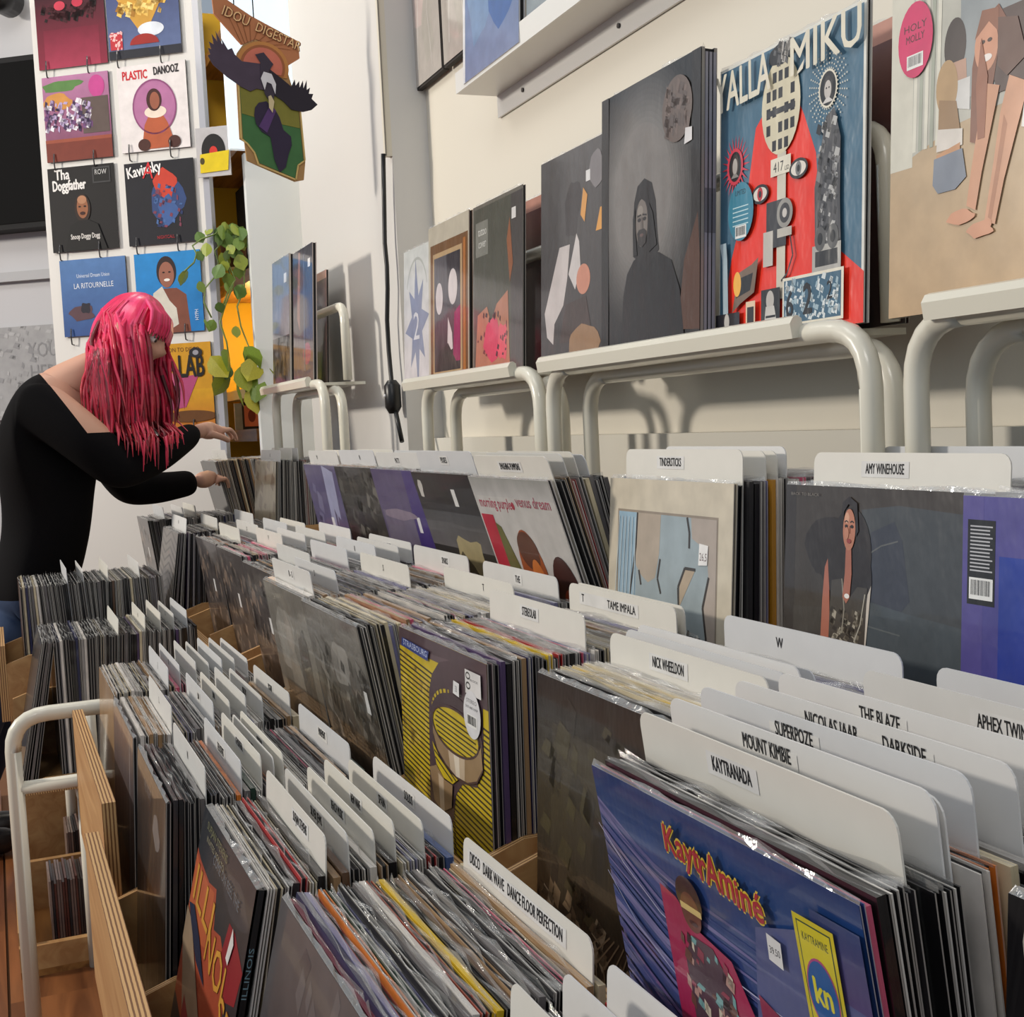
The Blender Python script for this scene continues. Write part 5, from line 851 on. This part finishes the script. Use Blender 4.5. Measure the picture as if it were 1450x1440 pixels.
# divider cards, every one a thing
for x, y0, zt, ln, op, k, where in CARDS:
    zc = zt+.036+.003*math.sin(k*2.3+y0*9)+op.get('up', 0); xc = x-math.tan(math.radians(ln))*.036
    o = obj('divider_card', CARD); place(o, xc, y0+(.018 if abs(zt+.258) < .001 else .010)+.003*math.sin(k*5.1), zc, ln, .352)
    o.color = lin(random.Random(k+int(y0*50)).choice([(222, 221, 219), (216, 215, 211), (212, 213, 214), (224, 221, 212)]))
    setp(o, op.get('label') or 'white divider card, %s from the front, in the %s' % (ORD[k-1], where), 'divider card', 'divider cards in the record racks')
    if op.get('t'):
        t = op['t']; A = Art(.292, .352, org=(0, .292, 0), lift=.0004, step=.0002); cx = op.get('cx', .5); th = op.get('th', .0105)/.352
        tw = op.get('tw', min(.34, .0142*len(t)+.02)) if len(t) > 2 else None
        if len(t) > 2 and ln != 99: A.rect(cx-(tw/2)-.025, .928, cx+(tw/2)+.025, .975, (220, 219, 216))
        A.text(t, cx, .939+op.get('tv', 0), th, (34, 34, 36), width=tw, bold=.0005 if len(t) > 2 else .0002); p = obj('name_lettering', A.mb.mesh('name_lettering', ['poster']), o)
# plain sleeves: the nearest visible ones are things, the rest one joined mass
Ci = cam.matrix_world.inverted()
def on_frame(x, y, z):
    q = Ci @ Vector((x, y, z+H)); 
    return q.z < -.05 and -60 < 725+1800*q.x/-q.z < 1510 and -40 < 720-1800*q.y/-q.z < 1500
vis = [r for r in RECS if on_frame(r[0], r[1], r[2]) or on_frame(r[0], r[1]+W, r[2])]; vis.sort(key=lambda r: r[0]**2+r[1]**2+r[2]**2)
hid = [r for r in RECS if r not in vis]
IND = vis[:262]; REST = vis[262:]+hid
for x, y0, zt, ln, t, cn, kd, where in IND:
    o = obj('record_sleeve', PROTO[kd]); place(o, x, y0, zt, ln, HH); o.scale = (t, 1, 1); o.color = lin(DK[cn])
    setp(o, '%s record %s' % (cn, where), 'record', 'records '+where)
big = MB()
for x, y0, zt, ln, t, cn, kd, where in REST:
    l = math.radians(ln); Mx = Matrix.Translation((x+math.sin(l)*HH, y0, zt-math.cos(l)*HH)) @ Matrix.Rotation(-l, 4, 'Y')
    rec_mb(big, KINDS[kd], t, Mx, DK[cn], kd)
single('record_sleeves', 'the remaining tightly packed record sleeves farther along the three tiers', 'records', big, RM, (.5, 2.3, -.76), kind='stuff')
print('records', len(RECS), 'visible', len(vis), 'cards', len(CARDS), 'features', len(FEAT))

# ------------------------------------------------------------------ covers on the display shelves
def shelf_cover(x, y0, zb, w_, h_, label, art, ln=-3, t=.006, mat='print', base=(40, 40, 40)):
    return feature(x, y0, zb+math.cos(math.radians(ln))*h_, ln, t, dict(label=label, art=art, base=base, mat=mat), w_, h_)
shelf_cover(.955, 1.203, .0925, .312, .366, 'red and blue collage cover with a globe-headed pole', a_yalla, mat='wrap', base=(206, 204, 198), t=.008)
shelf_cover(.925, 1.512, .0925, .300, .398, 'tall boxed cover with grey portrait of a dark-haired man', a_portrait, mat='wrap',  base=(30, 28, 30), t=.024)
m_ = MB()
for i in range(3): m_.box(.0055+i*.0062, -.0006, .006, .0098+i*.0062, 0, .392, (150, 148, 158)); m_.box(.0055+i*.0062, -.0009, .15, .0098+i*.0062, -.0006, .21, (112, 110, 118))
p_ = obj('disc_sleeve_spines', m_.mesh('disc_sleeve_spines', ['poster']), bpy.data.objects[[o.name for o in bpy.data.objects if o.get('label') == 'tall boxed cover with grey portrait of a dark-haired man'][0]])
shelf_cover(.935, 1.817, .0925, .262, .355, 'crinkled black and white cover left of the grey portrait', a_bw, mat='wrap',  base=(60, 58, 58))
shelf_cover(.957, .80, .0925, .360, .380, 'beige cover with crawling girl and round pink sticker', a_girls, base=(190, 176, 146), t=.008)
shelf_cover(.95, 2.20, .0925, .262, .345, 'murky cover with pink tattooed skin on the wall shelf', a_tattoo, mat='wrap', base=(90, 86, 80))
shelf_cover(.955, 2.50, .0925, .262, .350, 'gold-framed picture cover on the wall shelf', a_framed, mat='wrap', base=(120, 84, 50), t=.009)
shelf_cover(.960, 2.768, .0925, .20, .325, 'white cover with grey-blue star and number 2', a_star, base=(206, 204, 206))
shelf_cover(.86, 3.47, .133, .24, .385, 'dark plum cover on the farthest display shelf', a_far2, mat='wrap', base=(210, 190, 184), t=.012)
shelf_cover(.86, 3.76, .133, .24, .395, 'pale grey cover on the farthest display shelf', a_far1, mat='wrap', base=(226, 214, 200), t=.026)
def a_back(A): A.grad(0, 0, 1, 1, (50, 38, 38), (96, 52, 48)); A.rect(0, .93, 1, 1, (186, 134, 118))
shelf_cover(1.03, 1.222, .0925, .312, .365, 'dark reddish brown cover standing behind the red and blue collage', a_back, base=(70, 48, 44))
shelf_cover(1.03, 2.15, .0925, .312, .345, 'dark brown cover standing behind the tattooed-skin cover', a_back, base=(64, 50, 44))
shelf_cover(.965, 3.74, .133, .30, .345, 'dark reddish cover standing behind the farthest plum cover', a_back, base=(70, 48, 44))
shelf_cover(1.03, 2.33, .737, .315, .335, 'blue sky cover with white edge on the upper wall shelf', a_sky, base=(220, 222, 226), t=.014)
shelf_cover(1.04, 2.00, .737, .315, .335, 'pale rose cover on the upper wall shelf', a_rose, base=(206, 190, 190), t=.008)
for i, (y0, lab) in enumerate(((2.76, 'plastic-bagged pale print high on the wall, nearer the upper shelf'), (3.00, 'plastic-bagged pale print high on the wall, nearer the pier'))):
    T = Thing('bagged_print', lab, 'print', (1.1, y0, .87)); m_ = MB(); m_.box(1.098, y0, .87, 1.112, y0+.232, 1.3, (44, 38, 36)); T.part('backing_board', m_, 'matte')
    A = Art(.222, .42, org=(1.096, y0+.227, .876)); a_bag(A); T.part('print', A.mb, 'wrap')

# ================================================================== the woman
def skin_mesh(name, nodes, edges, mats, sub=2, colr=lambda p: (255,)*3, matf=lambda p: 0, cuts=()):
    """nodes: (x,y,z,rx,ry); one continuous skinned surface, evaluated to a plain mesh"""
    me = bpy.data.meshes.new('t'); me.from_pydata([n[:3] for n in nodes], edges, []); o = bpy.data.objects.new('t', me); col.objects.link(o)
    md = o.modifiers.new('s', 'SKIN'); md.use_smooth_shade = True; sv = me.skin_vertices[0].data
    for i, n in enumerate(nodes): sv[i].radius = (n[3], n[4] if len(n) > 4 else n[3]); sv[i].use_root = (i == 0)
    if sub: sm = o.modifiers.new('u', 'SUBSURF'); sm.levels = sub; sm.render_levels = sub
    bpy.context.view_layer.update()
    e = bpy.data.meshes.new_from_object(o.evaluated_get(bpy.context.evaluated_depsgraph_get())); bpy.data.objects.remove(o); bpy.data.meshes.remove(me)
    if cuts:
        b = bmesh.new(); b.from_mesh(e)
        for co, no in cuts: bmesh.ops.bisect_plane(b, geom=b.verts[:]+b.edges[:]+b.faces[:], plane_co=co, plane_no=no)
        b.to_mesh(e); b.free()
    mb = MB(); mb.v = [tuple(v.co) for v in e.vertices]
    for p in e.polygons: c = p.center; mb.face(tuple(p.vertices), colr(c), matf(c), True)
    bpy.data.meshes.remove(e); return mb
PX, PY = .02, 3.90
WT = Thing('person', 'woman with long pink hair in a black sweater and jeans, leaning over the records', 'person', (PX, PY+.05, -1.2))
SKC = (206, 158, 134)
# torso, arms and legs grow from the pelvis as one surface
N_ = [(.135, 4.00, -.40, .145, .13),    # 0 pelvis
      (.150, 3.97, -.25, .135, .115),    # 1 waist
      (.150, 3.94, -.08, .150, .12),     # 2 ribs
      (.160, 3.91, .06, .150, .125),     # 3 chest
      (.205, 3.90, .155, .088, .085),    # 4 neck base
      (.275, 3.91, .205, .056, .056),    # 5 neck
      (.345, 3.92, .245, .045, .045),    # 6 under the head
      (.130, 3.79, .115, .080, .082),    # 7 right shoulder (near the camera)
      (.240, 3.765, .015, .074, .076),    # 8
      (.345, 3.79, -.09, .066, .068),   # 9 elbow
      (.480, 3.92, -.040, .054, .054),   # 10
      (.598, 4.05, .015, .036, .044),    # 11 wrist
      (.265, 4.02, .09, .092, .092),     # 12 left shoulder
      (.335, 4.05, .00, .098, .095),     # 13
      (.39, 4.12, -.155, .060, .060),     # 14 elbow
      (.50, 4.15, -.155, .052, .052),    # 15
      (.61, 4.19, -.145, .038, .042),    # 16 wrist
      (.03, 3.95, -.50, .095, .095),     # 17 hip
      (-.09, 3.93, -.80, .068, .068),    # 18 knee
      (-.16, 3.98, -1.08, .045, .048),   # 19 ankle
      (.09, 4.09, -.50, .095, .095),     # 20
      (-.02, 4.10, -.80, .068, .068),     # 21
      (-.12, 4.14, -1.08, .045, .048)]   # 22
E_ = [(0, 1), (1, 2), (2, 3), (3, 4), (4, 5), (5, 6), (3, 7), (7, 8), (8, 9), (9, 10), (10, 11), (3, 12), (12, 13), (13, 14), (14, 15), (15, 16), (0, 17), (17, 18), (18, 19), (0, 20), (20, 21), (21, 22)]
def zone(p):
    if p.z < -.44: return 2
    if p.x > .30 and p.z > .17: return 1
    return 1 if (p.x-.135)*.85+(p.z-.215)*.53 > 0 and p.z > .025 and p.x < .40 else 0       # scooped neckline
bm_ = skin_mesh('body', N_, E_, None, 4, lambda p: [(13, 12, 14), SKC, (44, 62, 92)][zone(p)], zone, [((.135, 0, .215), (.85, 0, .53)), ((0, 0, -.44), (0, 0, 1)), ((0, 0, .025), (0, 0, 1))])
WT.part('body', bm_, ['knit', 'skin', 'denim'])
for (x, y) in ((-.16, 3.98), (-.12, 4.14)):
    m_ = MB(); m_.sphere((x+.05, y, -1.155), (.125, .045, .045), (30, 28, 30)); WT.part('shoe', m_, 'plastic')
# head: sculpted from a lathe of rings, looking down to the right
HC = Vector((.415, 3.93, .305))
fw = Vector((.78, -.50, -.38)).normalized(); upv = (Vector((.5, -.05, .86))-fw*Vector((.5, -.05, .86)).dot(fw)).normalized(); sd = fw.cross(upv)
def hp(f, s_, u): return HC+fw*f+sd*s_+upv*u
def head_mb():
    m = MB(); nu, nv = 40, 30; n0 = 0
    for j in range(nv+1):
        th = math.pi*j/nv
        for i in range(nu):
            a = 2*math.pi*i/nu; f = math.sin(th)*math.cos(a); s_ = math.sin(th)*math.sin(a); u = math.cos(th)
            F_d = .100 if f < 0 else .092; W_d = .076; U_d = .118
            k = 1.0
            if u < -.1: k = 1-.42*min(1, (-u-.1)/.9)**1.2*(1 if f > 0 else 1.2)       # jaw narrows
            X = f*F_d*(1-.12*max(0, -u)); S = s_*W_d*k; U = u*U_d
            if f > 0:
                g = lambda x, w_: math.exp(-(x/w_)**2)
                X += .024*g(S, .012)*g(U+.018, .020)*(1.1-.5*(U > -.010))+.010*g(S, .010)*g(U-.006, .02)         # nose
                X -= .010*(g(S-.032, .014)+g(S+.032, .014))*g(U-.010, .012)                                       # eye sockets
                X += .006*g(S, .04)*g(U-.032, .010); X += .007*g(S, .018)*g(U+.055, .006)+.006*g(S, .016)*g(U+.067, .006); X -= .003*g(S, .02)*g(U+.061, .003)
                X += .010*g(S, .018)*g(U+.098, .014)
            c = SKC
            if f > 0 and abs(S) < .022 and -.070 < U < -.052: c = (176, 92, 92)
            m.v.append(tuple(hp(X, S, U)))
    for j in range(nv):
        for i in range(nu):
            q = (j*nu+i, (j+1)*nu+i, (j+1)*nu+(i+1) % nu, j*nu+(i+1) % nu); ctr = sum((Vector(m.v[t]) for t in q), Vector())/4-HC
            S, U, Fv = ctr.dot(sd), ctr.dot(upv), ctr.dot(fw); m.face(q, (178, 94, 92) if Fv > .05 and abs(S) < .02 and -.070 < U < -.053 else SKC, 0, True)
    return m
hd = WT.part('head', head_mb(), 'skin')
for s_ in (-1, 1):
    m_ = MB(); m_.sphere(hp(.077, s_*.032, .010), .0115, (236, 232, 228)); m_.sphere(hp(.0862, s_*.032, .008), .0055, (60, 44, 36), nu=8, nv=6); WT.part('eye', m_, 'plastic', parent=None)
    m_ = MB(); m_.tube([hp(.083, s_*.018, .034), hp(.086, s_*.033, .039), hp(.078, s_*.048, .033)], [.002, .003, .0015], (110, 60, 54), seg=6); m_.tube([hp(.088, s_*.020, .014), hp(.091, s_*.032, .019), hp(.085, s_*.044, .014)], [.001, .002, .001], (34, 22, 22), seg=6); WT.part('eyebrow', m_, 'matte')
    m_ = MB(); m_.sphere(hp(-.005, s_*.078, -.005), (.02, .02, .03), SKC, nu=10, nv=8); WT.part('ear', m_, 'skin')
# hair: a shell over the skull and many separate locks falling straight down in front of the shoulder
m_ = MB()
nu, nv = 40, 22
for j in range(nv+1):
    th = math.radians(112)*j/nv
    for i in range(nu):
        a = 2*math.pi*i/nu; f = math.sin(th)*math.cos(a); s_ = math.sin(th)*math.sin(a); u = math.cos(th)
        rr_ = 1+.018*math.sin(a*17+j*.3)+.012*math.sin(a*31)
        f2 = min(f, .80+.25*max(0, u)) ; m_.v.append(tuple(hp((f2*.108 if f > 0 else f*.116)*rr_-.004, s_*.090*rr_, u*.132*rr_+.0)))
def hair_c(i, t):
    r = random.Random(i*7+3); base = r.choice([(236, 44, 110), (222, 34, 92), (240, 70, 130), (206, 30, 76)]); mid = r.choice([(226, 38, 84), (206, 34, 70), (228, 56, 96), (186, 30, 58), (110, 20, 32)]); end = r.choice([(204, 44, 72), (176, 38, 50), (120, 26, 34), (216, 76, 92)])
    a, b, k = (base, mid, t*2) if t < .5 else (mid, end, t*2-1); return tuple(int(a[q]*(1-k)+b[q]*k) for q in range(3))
for j in range(nv):
    for i in range(nu):
        q = (j*nu+i, (j+1)*nu+i, (j+1)*nu+(i+1) % nu, j*nu+(i+1) % nu); ctr = sum((Vector(m_.v[t]) for t in q), Vector())/4-HC
        if ctr.dot(fw) > .072 and ctr.dot(upv) < .052: continue
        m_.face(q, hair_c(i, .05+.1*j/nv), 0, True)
hr = WT.part('hair', m_, 'hair')
m_ = MB(); rh = random.Random(21); near = 1 if sd.y < 0 else -1
for i in range(520):
    a = rh.uniform(-math.pi, math.pi); f = math.cos(a); s_ = math.sin(a)
    if abs(a) < (.98 if s_*near > 0 else .75): continue            # leave the face open
    u0 = rh.uniform(-.05, .06); top = hp(f*.088, s_*.070, u0+.03); mid = hp(f*.109-.002, s_*.090, u0-.02)
    L = rh.uniform(.22, .345) if f > -.5 else rh.uniform(.15, .28)
    if s_*near < 0 and f > .2: L *= .8
    wob = rh.uniform(.003, .010); ph = rh.uniform(0, 6); out = Vector((rh.gauss(0, .012), rh.gauss(0, .010), 0))
    push = Vector((.02, -.02, 0)) if f > -.2 else Vector((-.035*abs(f)+rh.uniform(0, .05), -.07, 0))
    pts = [top, mid]
    for k in range(1, 9):
        t = k/8; p = mid+Vector((0, 0, -L*t))+push*min(1, t*1.5)+out*t+Vector((math.sin(t*5+ph)*wob, math.cos(t*4+ph)*wob, 0))
        if p.z < .26 and p.x < .33: p.y = min(p.y, 3.77+.25*max(0, p.z-.10))
        if p.z < .02 and p.x > .2: p.y = min(p.y, 3.735)
        pts.append(p)
    w_ = rh.uniform(.7, 1.25); dk = rh.random()
    def hc(t):
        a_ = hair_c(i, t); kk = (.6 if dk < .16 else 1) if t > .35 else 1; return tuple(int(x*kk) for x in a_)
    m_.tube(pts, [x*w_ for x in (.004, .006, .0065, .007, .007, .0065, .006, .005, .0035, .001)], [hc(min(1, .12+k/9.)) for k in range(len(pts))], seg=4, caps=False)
WT.part('long_locks', m_, 'hair', parent=None)
m_ = MB()
for i in range(34):   # fringe across the forehead
    s0 = -.075+.15*i/33; pts = [hp(.050-abs(s0)*.3, s0*.8, .108), hp(.088-abs(s0)*.35, s0, .085), hp(.100-abs(s0)*.35, s0*1.05, .055), hp(.102-abs(s0)*.3, s0*1.1, .022+.008*math.sin(i*2.2))]
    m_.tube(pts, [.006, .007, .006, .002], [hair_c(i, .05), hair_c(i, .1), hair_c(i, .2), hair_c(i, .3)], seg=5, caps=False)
WT.part('fringe', m_, 'hair')
# hands: palm with four fingers and a thumb, bent over the cards
def hand(wr, dirv, nrm, s_, flip):
    d = Vector(dirv).normalized(); n = (Vector(nrm)-d*Vector(nrm).dot(d)).normalized(); b = d.cross(n)*flip; wr = Vector(wr)
    P = lambda a, c, e: tuple(wr+d*a*s_+b*c*s_+n*e*s_)
    nodes = [(*P(.045, 0, .0), .020, .030), (*P(-.012, 0, 0), .022, .024), (*P(.082, .004, .002), .016, .032)]; edges = [(0, 1), (0, 2)]
    for c, L, k in ((.030, .072, .9), (.010, .082, 1), (-.011, .076, 1), (-.030, .060, .85)):
        i = len(nodes); r = .0085*k
        nodes += [(*P(.088, c, .002), r*1.15), (*P(.088+L*.45, c*1.12, .004), r), (*P(.088+L*.78, c*1.15, -.012), r*.92), (*P(.088+L*.98, c*1.15, -.032), r*.75)]; edges += [(2, i), (i, i+1), (i+1, i+2), (i+2, i+3)]
    i = len(nodes); nodes += [(*P(.030, .030, -.006), .012), (*P(.058, .050, -.016), .0105), (*P(.085, .056, -.028), .0085)]; edges += [(0, i), (i, i+1), (i+1, i+2)]
    return skin_mesh('hand', nodes, edges, None, 2, lambda p: (214, 166, 142))
h1 = WT.part('hand', hand((.606, 4.06, .016), (.66, .70, .02), (0, -.2, 1), 1.05, 1), 'skin')
WT.part('hand', hand((.622, 4.20, -.143), (.55, .75, .02), (0, -.3, 1), 1.0, -1), 'skin')
m_ = MB(); c_ = Vector((.606, 4.06, .016))+Vector((.66, .70, .02)).normalized()*.115
for k in range(12):
    pass
ax = Vector((.66, .70, .02)).normalized(); u_ = ax.orthogonal().normalized(); v_ = ax.cross(u_)
cc = c_+Vector((0, 0, .004)); m_.tube([cc+(u_*math.cos(t)+v_*math.sin(t))*.0105 for t in [6.2832*i/16 for i in range(17)]], .0016, (190, 186, 180), seg=6, caps=False); WT.part('ring', m_, 'metal', label='silver finger ring')
